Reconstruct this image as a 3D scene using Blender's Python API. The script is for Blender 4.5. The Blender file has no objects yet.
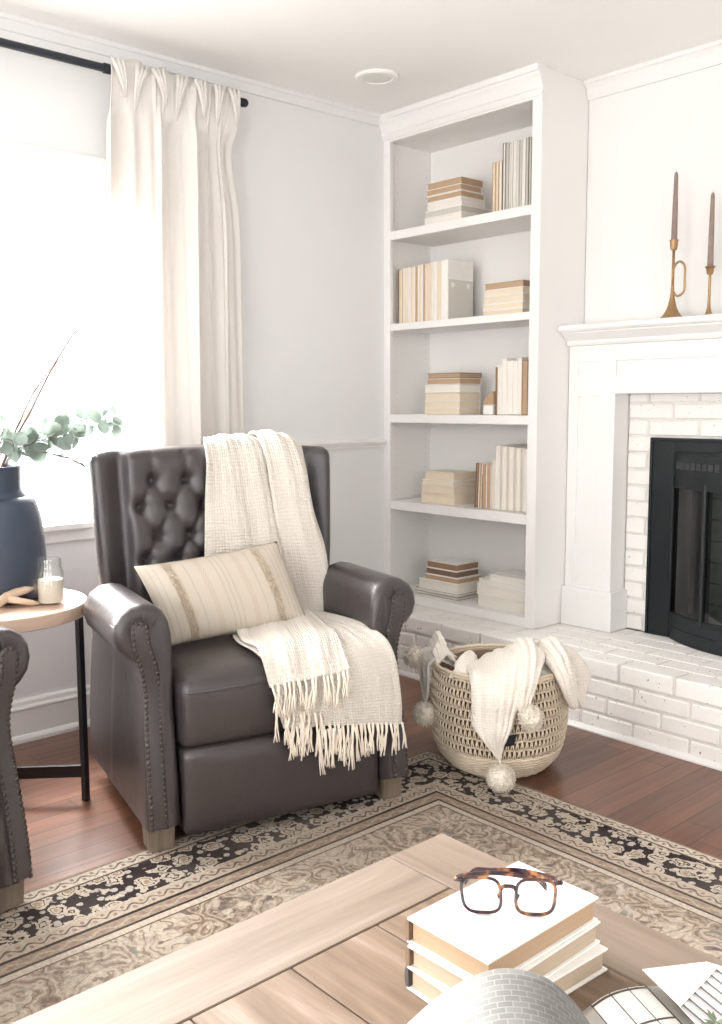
import bpy, bmesh, math, random
from mathutils import Vector, Matrix, noise
random.seed(7)
C = bpy.context.scene.collection
PI = math.pi

# ------------------------------------------------------------------ materials
def new_mat(name):
    m = bpy.data.materials.new(name); m.use_nodes = True
    nt = m.node_tree; b = nt.nodes['Principled BSDF']
    return m, nt, b
def L(nt, a, b): nt.links.new(a, b)
def node(nt, t, **kw):
    n = nt.nodes.new(t)
    for k, v in kw.items(): setattr(n, k, v)
    return n
def mth(nt, op, a, b=None, c=None):
    n = node(nt, 'ShaderNodeMath', operation=op)
    for i, v in enumerate((a, b, c)):
        if v is None: continue
        if isinstance(v, (int, float)): n.inputs[i].default_value = v
        else: L(nt, v, n.inputs[i])
    return n.outputs[0]
def mixc(nt, f, a, b):
    n = node(nt, 'ShaderNodeMix', data_type='RGBA')
    if isinstance(f, (int, float)): n.inputs[0].default_value = f
    else: L(nt, f, n.inputs[0])
    for i, v in ((6, a), (7, b)):
        if isinstance(v, tuple): n.inputs[i].default_value = (*v, 1)
        else: L(nt, v, n.inputs[i])
    return n.outputs[2]
def coords(nt, kind='Object'):
    return node(nt, 'ShaderNodeTexCoord').outputs[kind]
def mapping(nt, src, scale=(1, 1, 1), loc=(0, 0, 0), rot=(0, 0, 0)):
    n = node(nt, 'ShaderNodeMapping'); L(nt, src, n.inputs[0])
    n.inputs['Scale'].default_value = scale; n.inputs['Location'].default_value = loc; n.inputs['Rotation'].default_value = rot
    return n.outputs[0]
def noise_n(nt, vec, scale, detail=3, rough=.5):
    n = node(nt, 'ShaderNodeTexNoise'); L(nt, vec, n.inputs['Vector'])
    n.inputs['Scale'].default_value = scale; n.inputs['Detail'].default_value = detail; n.inputs['Roughness'].default_value = rough
    return n.outputs['Fac']
def ramp(nt, f, stops):
    n = node(nt, 'ShaderNodeValToRGB'); L(nt, f, n.inputs[0])
    e = n.color_ramp.elements
    while len(e) < len(stops): e.new(.5)
    for i, (p, c) in enumerate(stops):
        e[i].position = p; e[i].color = (*c, 1) if isinstance(c, tuple) else (c, c, c, 1)
    return n.outputs[0]
def bump(nt, b, h, strength=.3, dist=.002):
    n = node(nt, 'ShaderNodeBump'); L(nt, h, n.inputs['Height'])
    n.inputs['Strength'].default_value = strength; n.inputs['Distance'].default_value = dist
    L(nt, n.outputs[0], b.inputs['Normal'])
def simple(name, col, rough=.6, metal=0, var=.06, vscale=6, bs=0, bscale=60, spec=.5):
    m, nt, b = new_mat(name)
    v = coords(nt)
    f = noise_n(nt, v, vscale, 4)
    c = mixc(nt, f, tuple(x * (1 - var) for x in col), tuple(min(1, x * (1 + var)) for x in col))
    L(nt, c, b.inputs['Base Color'])
    b.inputs['Roughness'].default_value = rough; b.inputs['Metallic'].default_value = metal
    b.inputs['Specular IOR Level'].default_value = spec
    if bs: bump(nt, b, noise_n(nt, v, bscale, 3), bs, .002)
    return m

M = {}
M['wall'] = simple('wall_paint', (.77, .775, .78), .75, var=.012, bs=.04, bscale=90)
M['wallb'] = simple('breast_paint', (.79, .78, .765), .7, var=.012, bs=.04, bscale=90)
M['ceil'] = simple('ceiling_paint', (.88, .875, .86), .85, var=.01, bs=.04, bscale=60)
M['trim'] = simple('trim_gloss_paint', (.82, .815, .805), .38, var=.01)
M['case'] = simple('bookcase_paint', (.82, .81, .795), .42, var=.012)
M['mortar'] = simple('painted_mortar', (.72, .70, .67), .9, var=.2, vscale=25, bs=.4, bscale=120)
M['black'] = simple('black_painted_metal', (.012, .013, .016), .38, var=.1)
M['rodm'] = simple('dark_rod_metal', (.02, .024, .035), .35, metal=.3, var=.1)
M['brass'] = simple('aged_brass', (.36, .225, .115), .42, metal=.85, var=.15, vscale=30)
M['gunmetal'] = simple('stove_black', (.009, .012, .014), .42, var=.2, vscale=10, bs=.1, bscale=200, spec=.3)
M['chrome'] = simple('nailhead_metal', (.07, .058, .052), .3, metal=.7)

def mat_brick():
    m, nt, b = new_mat('white_painted_brick')
    v = coords(nt)
    f = noise_n(nt, v, 9, 4)
    sp = noise_n(nt, v, 70, 2)
    pits = ramp(nt, sp, [(.27, 1.0), (.31, 0.0)])
    c = mixc(nt, f, (.80, .78, .75), (.90, .89, .87))
    c = mixc(nt, pits, c, (.30, .26, .23))
    L(nt, c, b.inputs['Base Color']); b.inputs['Roughness'].default_value = .6
    bump(nt, b, noise_n(nt, v, 45, 5, .6), .55, .004)
    return m
M['brick'] = mat_brick()

def mat_floor():
    m, nt, b = new_mat('stained_hardwood')
    v = coords(nt)
    w = .083
    s = node(nt, 'ShaderNodeSeparateXYZ'); L(nt, v, s.inputs[0])
    px = mth(nt, 'DIVIDE', s.outputs[0], w)
    idx = mth(nt, 'FLOOR', px); fr = mth(nt, 'FRACT', px)
    wn = node(nt, 'ShaderNodeTexWhiteNoise', noise_dimensions='1D'); L(nt, idx, wn.inputs['W'])
    yy = mth(nt, 'ADD', s.outputs[1], mth(nt, 'MULTIPLY', wn.outputs[0], 7.0))
    ly = mth(nt, 'DIVIDE', yy, 1.1)
    w2 = node(nt, 'ShaderNodeTexWhiteNoise', noise_dimensions='2D')
    cb = node(nt, 'ShaderNodeCombineXYZ'); L(nt, idx, cb.inputs[0]); L(nt, mth(nt, 'FLOOR', ly), cb.inputs[1]); L(nt, cb.outputs[0], w2.inputs['Vector'])
    g = node(nt, 'ShaderNodeCombineXYZ'); L(nt, mth(nt, 'MULTIPLY', s.outputs[0], 22.0), g.inputs[0]); L(nt, mth(nt, 'MULTIPLY', yy, 1.4), g.inputs[1]); L(nt, mth(nt, 'MULTIPLY', idx, 3.1), g.inputs[2])
    grain = noise_n(nt, g.outputs[0], 1.6, 3, .5)
    c = ramp(nt, grain, [(.25, (.10, .043, .027)), (.5, (.155, .068, .041)), (.78, (.21, .10, .060))])
    tone = mixc(nt, w2.outputs[0], (.72, .68, .68), (1.18, 1.15, 1.1))
    mm = node(nt, 'ShaderNodeMix', data_type='RGBA', blend_type='MULTIPLY'); mm.inputs[0].default_value = 1
    L(nt, c, mm.inputs[6]); L(nt, tone, mm.inputs[7])
    e = mth(nt, 'MINIMUM', fr, mth(nt, 'SUBTRACT', 1.0, fr))
    fy = mth(nt, 'FRACT', ly); ey = mth(nt, 'MULTIPLY', mth(nt, 'MINIMUM', fy, mth(nt, 'SUBTRACT', 1.0, fy)), 12.0)
    seam = mth(nt, 'LESS_THAN', mth(nt, 'MINIMUM', e, ey), .018)
    c = mixc(nt, seam, mm.outputs[2], (.03, .014, .01))
    L(nt, c, b.inputs['Base Color'])
    b.inputs['Roughness'].default_value = .27
    b.inputs['Roughness'].default_value = .33
    b.inputs['Specular IOR Level'].default_value = .75
    h = mth(nt, 'SUBTRACT', mth(nt, 'MULTIPLY', grain, .35), seam)
    bump(nt, b, h, .10, .0015)
    return m
M['floor'] = mat_floor()

RX0, RX1, RY0, RY1 = 1.042, 3.75, -4.75, -.778
def mat_rug():
    m, nt, b = new_mat('persian_rug_pile')
    v = coords(nt)
    # slight wobble so the woven lines are not ruler straight
    wob = node(nt, 'ShaderNodeTexNoise'); L(nt, v, wob.inputs['Vector']); wob.inputs['Scale'].default_value = 2.2
    vm = node(nt, 'ShaderNodeVectorMath', operation='SCALE'); L(nt, wob.outputs['Color'], vm.inputs[0]); vm.inputs['Scale'].default_value = .012
    va = node(nt, 'ShaderNodeVectorMath', operation='ADD'); L(nt, v, va.inputs[0]); L(nt, vm.outputs[0], va.inputs[1])
    s = node(nt, 'ShaderNodeSeparateXYZ'); L(nt, va.outputs[0], s.inputs[0])
    X, Y = s.outputs[0], s.outputs[1]
    dx = mth(nt, 'MINIMUM', mth(nt, 'SUBTRACT', X, RX0 + .006), mth(nt, 'SUBTRACT', RX1 + .006, X))
    dy = mth(nt, 'MULTIPLY', mth(nt, 'MINIMUM', mth(nt, 'SUBTRACT', RY1 + .006, Y), mth(nt, 'SUBTRACT', Y, RY0 + .006)), 1.13)
    d = mth(nt, 'MINIMUM', dx, dy)
    isx = mth(nt, 'LESS_THAN', dx, dy)
    # running coordinate along the border
    mu = node(nt, 'ShaderNodeMix', data_type='FLOAT'); L(nt, isx, mu.inputs[0]); L(nt, X, mu.inputs[2]); L(nt, Y, mu.inputs[3]); U = mu.outputs[0]
    def band(a, z): return mth(nt, 'MULTIPLY', mth(nt, 'GREATER_THAN', d, a), mth(nt, 'LESS_THAN', d, z))
    n1 = noise_n(nt, v, 38, 3); n2 = noise_n(nt, v, 6, 3); n3 = noise_n(nt, v, 120, 2)
    cream, tan, plum, brown, slate = (.56, .485, .40), (.36, .275, .20), (.022, .014, .018), (.12, .082, .062), (.24, .27, .28)
    # field: worn medallion ground with curling floral drawing
    wn = node(nt, 'ShaderNodeTexNoise'); L(nt, v, wn.inputs['Vector']); wn.inputs['Scale'].default_value = 8; wn.inputs['Detail'].default_value = 3
    ws = node(nt, 'ShaderNodeVectorMath', operation='SCALE'); L(nt, wn.outputs['Color'], ws.inputs[0]); ws.inputs['Scale'].default_value = .16
    wa = node(nt, 'ShaderNodeVectorMath', operation='ADD'); L(nt, v, wa.inputs[0]); L(nt, ws.outputs[0], wa.inputs[1])
    vo = node(nt, 'ShaderNodeTexVoronoi'); L(nt, wa.outputs[0], vo.inputs['Vector']); vo.inputs['Scale'].default_value = 9
    v2 = node(nt, 'ShaderNodeTexVoronoi'); L(nt, wa.outputs[0], v2.inputs['Vector']); v2.inputs['Scale'].default_value = 30
    rnd = node(nt, 'ShaderNodeSeparateColor'); L(nt, v2.outputs['Color'], rnd.inputs[0])
    rn2 = node(nt, 'ShaderNodeSeparateColor'); L(nt, vo.outputs['Color'], rn2.inputs[0])
    field = mixc(nt, ramp(nt, n2, [(.36, 0.0), (.64, 1.0)]), (.30, .225, .165), (.54, .46, .375))
    field = mixc(nt, mth(nt, 'MULTIPLY', mth(nt, 'GREATER_THAN', rn2.outputs[0], .6), .45), field, (.22, .16, .125))
    curl = mth(nt, 'SINE', mth(nt, 'ADD', mth(nt, 'MULTIPLY', vo.outputs['Distance'], 34), mth(nt, 'MULTIPLY', n1, 5)))
    field = mixc(nt, mth(nt, 'MULTIPLY', mth(nt, 'GREATER_THAN', curl, .80), .7), field, (.13, .09, .075))
    field = mixc(nt, mth(nt, 'MULTIPLY', mth(nt, 'LESS_THAN', curl, -.72), .7), field, cream)
    leaf_ = mth(nt, 'LESS_THAN', v2.outputs['Distance'], .34)
    field = mixc(nt, mth(nt, 'MULTIPLY', mth(nt, 'MULTIPLY', leaf_, mth(nt, 'GREATER_THAN', rnd.outputs[0], .62)), .75), field, (.12, .085, .08))
    field = mixc(nt, mth(nt, 'MULTIPLY', mth(nt, 'MULTIPLY', leaf_, mth(nt, 'GREATER_THAN', rnd.outputs[1], .72)), .7), field, (.22, .23, .21))
    field = mixc(nt, mth(nt, 'MULTIPLY', mth(nt, 'MULTIPLY', leaf_, mth(nt, 'GREATER_THAN', rnd.outputs[2], .55)), .8), field, cream)
    field = mixc(nt, ramp(nt, n1, [(.5, 0.0), (.66, .5)]), field, (.56, .49, .41))
    # main border: plum ground with big cream rosettes and vines
    def flower(scale, a, bnd, seedv):
        mp = mapping(nt, va.outputs[0], loc=(seedv, seedv * .7, 0))
        vf = node(nt, 'ShaderNodeTexVoronoi'); L(nt, mp, vf.inputs['Vector']); vf.inputs['Scale'].default_value = scale
        vf.inputs['Randomness'].default_value = .75
        return vf.outputs['Distance'], vf.outputs['Color']
    dd = mth(nt, 'ADD', flower(18, 0, 0, .3)[0], mth(nt, 'MULTIPLY', mth(nt, 'SUBTRACT', n1, .5), .9))
    main = mixc(nt, mth(nt, 'LESS_THAN', dd, .47), plum, cream)
    main = mixc(nt, mth(nt, 'MULTIPLY', mth(nt, 'GREATER_THAN', dd, .24), mth(nt, 'LESS_THAN', dd, .30)), main, plum)
    main = mixc(nt, mth(nt, 'LESS_THAN', dd, .12), main, tan)
    d2 = mth(nt, 'ADD', flower(34, 0, 0, 1.7)[0], mth(nt, 'MULTIPLY', mth(nt, 'SUBTRACT', n3, .5), .3))
    main = mixc(nt, mth(nt, 'MULTIPLY', mth(nt, 'LESS_THAN', d2, .33), mth(nt, 'GREATER_THAN', dd, .5)), main, (.50, .46, .42))
    # scroll guards
    def guard(mid, half, freq, ground, ink):
        wv = mth(nt, 'MULTIPLY', mth(nt, 'SINE', mth(nt, 'MULTIPLY', U, freq)), half * .55)
        off = mth(nt, 'ABSOLUTE', mth(nt, 'SUBTRACT', mth(nt, 'SUBTRACT', d, mid), wv))
        g = mixc(nt, mth(nt, 'LESS_THAN', mth(nt, 'SUBTRACT', off, mth(nt, 'MULTIPLY', mth(nt, 'SUBTRACT', n1, .5), .012)), .0034), ground, ink)
        cc = mth(nt, 'ABSOLUTE', mth(nt, 'SINE', mth(nt, 'MULTIPLY', U, freq)))
        dot = mth(nt, 'MULTIPLY', mth(nt, 'GREATER_THAN', cc, .86), mth(nt, 'LESS_THAN', mth(nt, 'ABSOLUTE', mth(nt, 'ADD', mth(nt, 'SUBTRACT', d, mid), wv)), .006))
        return mixc(nt, dot, g, (.30, .20, .18))
    g1 = guard(.032, .015, 118, (.62, .55, .46), (.19, .14, .12))
    g2 = guard(.234, .015, 126, (.50, .42, .34), (.14, .11, .10))
    g3 = guard(.286, .013, 90, (.34, .26, .20), (.45, .37, .29))
    col = field
    for a, z, c in ((-1, .012, (.30, .23, .18)), (.012, .055, g1), (.055, .062, brown), (.062, .205, main), (.205, .210, cream), (.210, .258, g2), (.257, .267, (.022, .014, .014)), (.267, .302, g3), (.302, .311, (.022, .014, .014)), (.310, .330, (.56, .48, .40)), (.330, .335, brown)):
        col = mixc(nt, band(a, z), col, c)
    wear = mixc(nt, ramp(nt, noise_n(nt, v, 1.7, 4), [(.40, 0.0), (.75, .30)]), col, (.50, .43, .36))
    pile = mixc(nt, n3, (.42, .42, .42), (1.06, 1.05, 1.04))
    mm = node(nt, 'ShaderNodeMix', data_type='RGBA', blend_type='MULTIPLY'); mm.inputs[0].default_value = 1
    L(nt, wear, mm.inputs[6]); L(nt, pile, mm.inputs[7])
    L(nt, mm.outputs[2], b.inputs['Base Color']); b.inputs['Roughness'].default_value = .95
    b.inputs['Specular IOR Level'].default_value = .04
    bump(nt, b, noise_n(nt, v, 260, 2), .5, .003)
    return m
M['rug'] = mat_rug()

def mat_wood(name, stops, sc=1.0, rough=.5):
    """grain runs along UV.u; the board's tone comes from the UV offset of each board"""
    m, nt, b = new_mat(name)
    v = coords(nt, 'UV')
    mp = mapping(nt, v, scale=(1.6 * sc, 26 * sc, 1))
    mp2 = mapping(nt, v, scale=(.9 * sc, 5 * sc, 1))
    g1 = noise_n(nt, mp, 1.5, 6, .65)
    n = node(nt, 'ShaderNodeTexNoise'); L(nt, mp2, n.inputs['Vector']); n.inputs['Scale'].default_value = 2.4; n.inputs['Detail'].default_value = 3; n.inputs['Distortion'].default_value = 1.2
    f = mth(nt, 'ADD', mth(nt, 'MULTIPLY', g1, .5), mth(nt, 'MULTIPLY', n.outputs['Fac'], .5))
    c = ramp(nt, f, stops)
    L(nt, c, b.inputs['Base Color']); b.inputs['Roughness'].default_value = rough
    b.inputs['Specular IOR Level'].default_value = .3
    bump(nt, b, g1, .25, .002)
    return m
M['table'] = mat_wood('weathered_oak', [(.28, (.075, .048, .032)), (.42, (.155, .104, .070)), (.55, (.215, .150, .106)), (.74, (.36, .31, .26))], 1.0, .52)
M['tableb'] = mat_wood('weathered_oak_pale', [(.30, (.120, .086, .062)), (.45, (.185, .140, .106)), (.56, (.220, .172, .135)), (.72, (.32, .272, .225))], .8, .58)
M['oakleg'] = mat_wood('greyed_oak_leg', [(.3, (.12, .092, .07)), (.7, (.22, .175, .135))], 1.5, .5)
M['sidetop'] = mat_wood('pink_beige_wood', [(.3, (.50, .36, .27)), (.7, (.66, .50, .40))], 1.2, .4)

def mat_leather():
    m, nt, b = new_mat('brown_grey_leather')
    v = coords(nt)
    f = noise_n(nt, v, 5, 4)
    c = mixc(nt, f, (.032, .026, .027), (.050, .041, .042))
    L(nt, c, b.inputs['Base Color']); b.inputs['Roughness'].default_value = .36
    b.inputs['Specular IOR Level'].default_value = .5
    b.inputs['Coat Weight'].default_value = .35; b.inputs['Coat Roughness'].default_value = .33
    vo = node(nt, 'ShaderNodeTexVoronoi'); L(nt, v, vo.inputs['Vector']); vo.inputs['Scale'].default_value = 260
    h = mth(nt, 'ADD', mth(nt, 'MULTIPLY', vo.outputs['Distance'], .4), mth(nt, 'ADD', mth(nt, 'MULTIPLY', noise_n(nt, v, 30, 4), 1.2), mth(nt, 'MULTIPLY', noise_n(nt, v, 9, 3), 3.0)))
    bump(nt, b, h, .30, .004)
    return m
M['leather'] = mat_leather()

def mat_cloth(name, col, col2, su, sv, trans=.0, strength=.5, dist=.003, wobble=.6):
    """woven cloth: puckers across both UV directions"""
    m, nt, b = new_mat(name)
    v = coords(nt, 'UV')
    wb = node(nt, 'ShaderNodeTexNoise'); L(nt, mapping(nt, v, scale=(6, 6, 1)), wb.inputs['Vector']); wb.inputs['Scale'].default_value = 2
    s = node(nt, 'ShaderNodeSeparateXYZ'); L(nt, v, s.inputs[0])
    n = wb.outputs['Fac']
    a = mth(nt, 'ABSOLUTE', mth(nt, 'SINE', mth(nt, 'ADD', mth(nt, 'MULTIPLY', s.outputs[0], su), mth(nt, 'MULTIPLY', n, wobble * 6))))
    c = mth(nt, 'ABSOLUTE', mth(nt, 'SINE', mth(nt, 'ADD', mth(nt, 'MULTIPLY', s.outputs[1], sv), mth(nt, 'MULTIPLY', n, wobble * 5))))
    h = mth(nt, 'MULTIPLY', mth(nt, 'POWER', a, .5), mth(nt, 'POWER', c, .6))
    L(nt, mixc(nt, h, col2, col), b.inputs['Base Color'])
    b.inputs['Roughness'].default_value = .92; b.inputs['Specular IOR Level'].default_value = .15
    b.inputs['Sheen Weight'].default_value = .2
    bump(nt, b, h, strength, dist)
    if trans:
        t = node(nt, 'ShaderNodeBsdfTranslucent'); t.inputs[0].default_value = (*col, 1)
        mx = node(nt, 'ShaderNodeMixShader'); mx.inputs[0].default_value = trans
        L(nt, b.outputs[0], mx.inputs[1]); L(nt, t.outputs[0], mx.inputs[2])
        L(nt, mx.outputs[0], nt.nodes['Material Output'].inputs['Surface'])
    return m
# UV on sheets is in metres
M['gauze'] = mat_cloth('cream_gauze_throw', (.90, .855, .79), (.80, .73, .65), 420, 300, .12, .8, .004, 1.2)
M['fringe'] = simple('cream_fringe_yarn', (.82, .75, .65), .95, var=.12, vscale=40)
M['knit'] = mat_cloth('cable_knit_wool', (.97, .925, .855), (.86, .79, .70), 420, 330, .08, .45, .004, .4)
M['curtain'] = mat_cloth('linen_curtain', (.90, .875, .845), (.88, .85, .815), 900, 900, .30, .12, .001)
M['pom'] = simple('faux_fur_pompom', (.80, .74, .65), 1.0, var=.25, vscale=60, bs=1, bscale=150, spec=.1)

def mat_pillow():
    m, nt, b = new_mat('striped_lumbar_fabric')
    v = coords(nt, 'UV')
    s = node(nt, 'ShaderNodeSeparateXYZ'); L(nt, v, s.inputs[0])
    U, V = s.outputs[0], s.outputs[1]
    n = noise_n(nt, mapping(nt, v, scale=(60, 30, 1)), 3, 3)
    base = mixc(nt, n, (.55, .49, .41), (.65, .585, .50))
    tan, gre = (.54, .46, .365), (.48, .44, .37)
    def bnd(c, w, col, base, f=1.0):
        inside = mth(nt, 'LESS_THAN', mth(nt, 'ABSOLUTE', mth(nt, 'SUBTRACT', U, c)), w)
        return mixc(nt, mth(nt, 'MULTIPLY', inside, f) if not isinstance(f, float) or f != 1.0 else inside, base, col)
    zig = mth(nt, 'GREATER_THAN', mth(nt, 'SINE', mth(nt, 'ADD', mth(nt, 'MULTIPLY', V, 150), mth(nt, 'MULTIPLY', U, 500))), -.1)
    dots = mth(nt, 'GREATER_THAN', mth(nt, 'SINE', mth(nt, 'MULTIPLY', V, 260)), -.3)
    for c, w, col, f in ((.045, .006, gre, dots), (.085, .006, gre, dots), (.175, .030, tan, 1.0), (.27, .006, gre, dots), (.365, .020, tan, zig), (.455, .006, gre, dots), (.49, .006, gre, dots), (.525, .006, gre, dots), (.62, .020, tan, zig), (.70, .006, gre, dots), (.79, .030, tan, 1.0), (.87, .005, gre, dots), (.905, .005, gre, dots), (.94, .005, gre, dots)):
        base = bnd(c, w, col, base, f)
    L(nt, base, b.inputs['Base Color']); b.inputs['Roughness'].default_value = .95; b.inputs['Specular IOR Level'].default_value = .1
    bump(nt, b, noise_n(nt, mapping(nt, v, scale=(90, 60, 1)), 4, 3), .6, .003)
    return m
M['pillow'] = mat_pillow()

def mat_glass(name, tint=(1, 1, 1), amount=.14, ior=1.45):
    m, nt, b = new_mat(name)
    tr = node(nt, 'ShaderNodeBsdfTransparent'); tr.inputs[0].default_value = (*tint, 1)
    gl = node(nt, 'ShaderNodeBsdfGlossy'); gl.inputs['Roughness'].default_value = .03
    nz = noise_n(nt, coords(nt), 3, 2); mx = node(nt, 'ShaderNodeMixShader')
    lw = node(nt, 'ShaderNodeLayerWeight'); fac = mth(nt, 'ADD', mth(nt, 'MULTIPLY', mth(nt, 'POWER', lw.outputs['Facing'], 4.0), .55), mth(nt, 'MULTIPLY', nz, amount * .3 + .02)); L(nt, fac, mx.inputs[0]); L(nt, tr.outputs[0], mx.inputs[1]); L(nt, gl.outputs[0], mx.inputs[2])
    L(nt, mx.outputs[0], nt.nodes['Material Output'].inputs['Surface'])
    return m
M['glass'] = mat_glass('window_glass', amount=.02)
M['jar'] = mat_glass('jar_glass', (.96, .97, .96), .45)
M['lens'] = mat_glass('spectacle_lens', (.97, .97, .97), .05)
M['stoveglass'] = mat_glass('smoked_stove_glass', (.34, .40, .40), .35)
M['wax'] = simple('candle_wax', (.92, .83, .73), .5, var=.02)
M['candle'] = simple('grey_brown_beeswax', (.25, .185, .16), .6, var=.3, vscale=50, bs=.5, bscale=160)
M['tort'] = None
def mat_tort():
    m, nt, b = new_mat('tortoiseshell_acetate')
    v = coords(nt)
    f = noise_n(nt, v, 55, 2)
    c = ramp(nt, f, [(.40, (.022, .010, .018)), (.52, (.06, .022, .016)), (.62, (.30, .12, .045)), (.74, (.50, .26, .12))])
    L(nt, c, b.inputs['Base Color']); b.inputs['Roughness'].default_value = .18
    return m
M['tort'] = mat_tort()
def mat_vase():
    m, nt, b = new_mat('navy_matte_ceramic')
    v = coords(nt)
    c = mixc(nt, noise_n(nt, v, 9, 4), (.024, .036, .062), (.052, .072, .110))
    L(nt, c, b.inputs['Base Color']); b.inputs['Roughness'].default_value = .42
    bump(nt, b, noise_n(nt, v, 70, 3), .2, .002)
    return m
M['vase'] = mat_vase()
def mat_leaf():
    m, nt, b = new_mat('eucalyptus_leaf')
    v = coords(nt)
    c = mixc(nt, noise_n(nt, v, 14, 3), (.20, .26, .23), (.31, .37, .33))
    L(nt, c, b.inputs['Base Color']); b.inputs['Roughness'].default_value = .6
    t = node(nt, 'ShaderNodeBsdfTranslucent'); t.inputs[0].default_value = (.30, .36, .31, 1)
    mx = node(nt, 'ShaderNodeMixShader'); mx.inputs[0].default_value = .18
    L(nt, b.outputs[0], mx.inputs[1]); L(nt, t.outputs[0], mx.inputs[2])
    L(nt, mx.outputs[0], nt.nodes['Material Output'].inputs['Surface'])
    return m
M['leaf'] = mat_leaf()
M['twig'] = simple('red_brown_twig', (.20, .11, .09), .8, var=.3, vscale=30)
M['drift'] = simple('bleached_driftwood', (.62, .47, .35), .8, var=.2, vscale=20, bs=.5, bscale=60)
M['basket'] = simple('bleached_rope_weave', (.70, .60, .47), .9, var=.15, vscale=40, bs=.6, bscale=140)
M['basketin'] = simple('basket_gap_shade', (.20, .14, .095), .95, var=.25, vscale=40)  # dark colour standing in for the shade inside the basket
M['darktag'] = simple('navy_woven_tag', (.012, .016, .025), .7)
M['pagew'] = simple('white_paper', (.86, .85, .82), .7, var=.02)
def cover(name, c): return simple(name, c, .7, var=.07, vscale=25)
def mat_pages(name, c):
    m, nt, b = new_mat(name)
    v = coords(nt, 'UV')
    s = node(nt, 'ShaderNodeSeparateXYZ'); L(nt, v, s.inputs[0])
    f = noise_n(nt, mapping(nt, v, scale=(3, 900, 1)), 1, 2)
    col = mixc(nt, f, tuple(x * .80 for x in c), tuple(min(1, x * 1.15) for x in c))
    L(nt, col, b.inputs['Base Color']); b.inputs['Roughness'].default_value = .85
    bump(nt, b, f, .2, .001)
    return m
PG = {'tan': mat_pages('tan_page_edges', (.47, .33, .215)), 'brown': mat_pages('brown_page_edges', (.30, .19, .12)),
      'cream': mat_pages('cream_page_edges', (.74, .64, .50)), 'buff': mat_pages('buff_page_edges', (.52, .42, .31)), 'white': mat_pages('white_page_edges', (.80, .76, .69)),
      'grey': mat_pages('grey_page_edges', (.56, .53, .48)), 'dark': mat_pages('dark_page_edges', (.20, .13, .09))}
CV = {'white': cover('white_book_board', (.84, .82, .78)), 'cream': cover('cream_book_board', (.78, .71, .60)),
      'brown': cover('brown_book_board', (.22, .14, .09)), 'grey': cover('grey_book_board', (.42, .40, .36)),
      'dark': cover('charcoal_book_board', (.09, .08, .075)), 'tan': cover('tan_book_board', (.43, .29, .18))}

# ------------------------------------------------------------------ mesh helpers
def obj(name, bm, mat, parent=None, smooth=False, sharp=None, rename=True):
    me = bpy.data.meshes.new(name)
    bmesh.ops.recalc_face_normals(bm, faces=bm.faces)
    bm.to_mesh(me); bm.free()
    for m in (mat if isinstance(mat, (list, tuple)) else [mat]): me.materials.append(m)
    if smooth:
        for p in me.polygons: p.use_smooth = True
        if sharp: me.set_sharp_from_angle(angle=math.radians(sharp))
    o = bpy.data.objects.new(name, me); C.objects.link(o)
    if parent: o.parent = parent
    return o
def tag(o, label, cat, group=None):
    o['label'] = label; o['category'] = cat
    if group: o['group'] = group
    return o
def thing(name, label, cat, loc=(0, 0, 0), rz=0, group=None):
    o = bpy.data.objects.new(name, None); C.objects.link(o)
    o.empty_display_size = .05
    o.location = loc; o.rotation_euler = (0, 0, rz)
    return tag(o, label, cat, group)
def struct(name, bm, mat, parent=None, **k):
    o = obj(name, bm, mat, parent, **k)
    if parent is None: o['kind'] = 'structure'
    return o
def BM():
    bm = bmesh.new(); bm.loops.layers.uv.new('UVMap'); return bm
def box(bm, x0, x1, y0, y1, z0, z1, bev=0, mat=0, M4=None, seg=2):
    v = [bm.verts.new((x, y, z)) for x in (x0, x1) for y in (y0, y1) for z in (z0, z1)]
    fs = [(0, 1, 3, 2), (4, 6, 7, 5), (0, 4, 5, 1), (2, 3, 7, 6), (0, 2, 6, 4), (1, 5, 7, 3)]
    uv = bm.loops.layers.uv.active
    F = []
    for k, f in enumerate(fs):
        fc = bm.faces.new([v[i] for i in f]); fc.material_index = mat; F.append(fc)
        for lp in fc.loops:
            c = lp.vert.co
            lp[uv].uv = (c.y, c.z) if k < 2 else ((c.x, c.z) if k < 4 else (c.x, c.y))
    if bev:
        ed = list({e for f in F for e in f.edges})
        r = bmesh.ops.bevel(bm, geom=ed, offset=bev, segments=seg, affect='EDGES', profile=.5)
        vs = set()
        for f in r['faces']:
            f.material_index = mat
            vs.update(f.verts)
        for f in F:
            if f.is_valid: vs.update(f.verts)
        v = list(vs)
    if M4 is not None: bmesh.ops.transform(bm, matrix=M4, verts=[a for a in v if a.is_valid])
    return v
def grid(bm, P, closed_u=False, closed_v=False, mat=0, scale=None):
    """P[i][j] points; UV in metres along the sheet"""
    uv = bm.loops.layers.uv.active
    nu, nv = len(P), len(P[0])
    V = [[bm.verts.new(p) for p in r] for r in P]
    jm = nv // 2; im = nu // 2
    us = [0]
    for i in range(1, nu + 1): us.append(us[-1] + (Vector(P[i % nu][jm]) - Vector(P[i - 1][jm])).length)
    vs = [0]
    for j in range(1, nv + 1): vs.append(vs[-1] + (Vector(P[im][j % nv]) - Vector(P[im][j - 1])).length)
    if scale == 'unit':
        us = [a / us[nu - 1] for a in us]; vs = [a / vs[nv - 1] for a in vs]
    for i in range(nu if closed_u else nu - 1):
        for j in range(nv if closed_v else nv - 1):
            a, b_ = i, (i + 1) % nu; c, d = j, (j + 1) % nv
            try: f = bm.faces.new([V[a][c], V[b_][c], V[b_][d], V[a][d]])
            except ValueError: continue
            f.material_index = mat
            for lp, (q, r) in zip(f.loops, ((i, j), (i + 1, j), (i + 1, j + 1), (i, j + 1))): lp[uv].uv = (vs[r], us[q])
    return V
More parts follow.
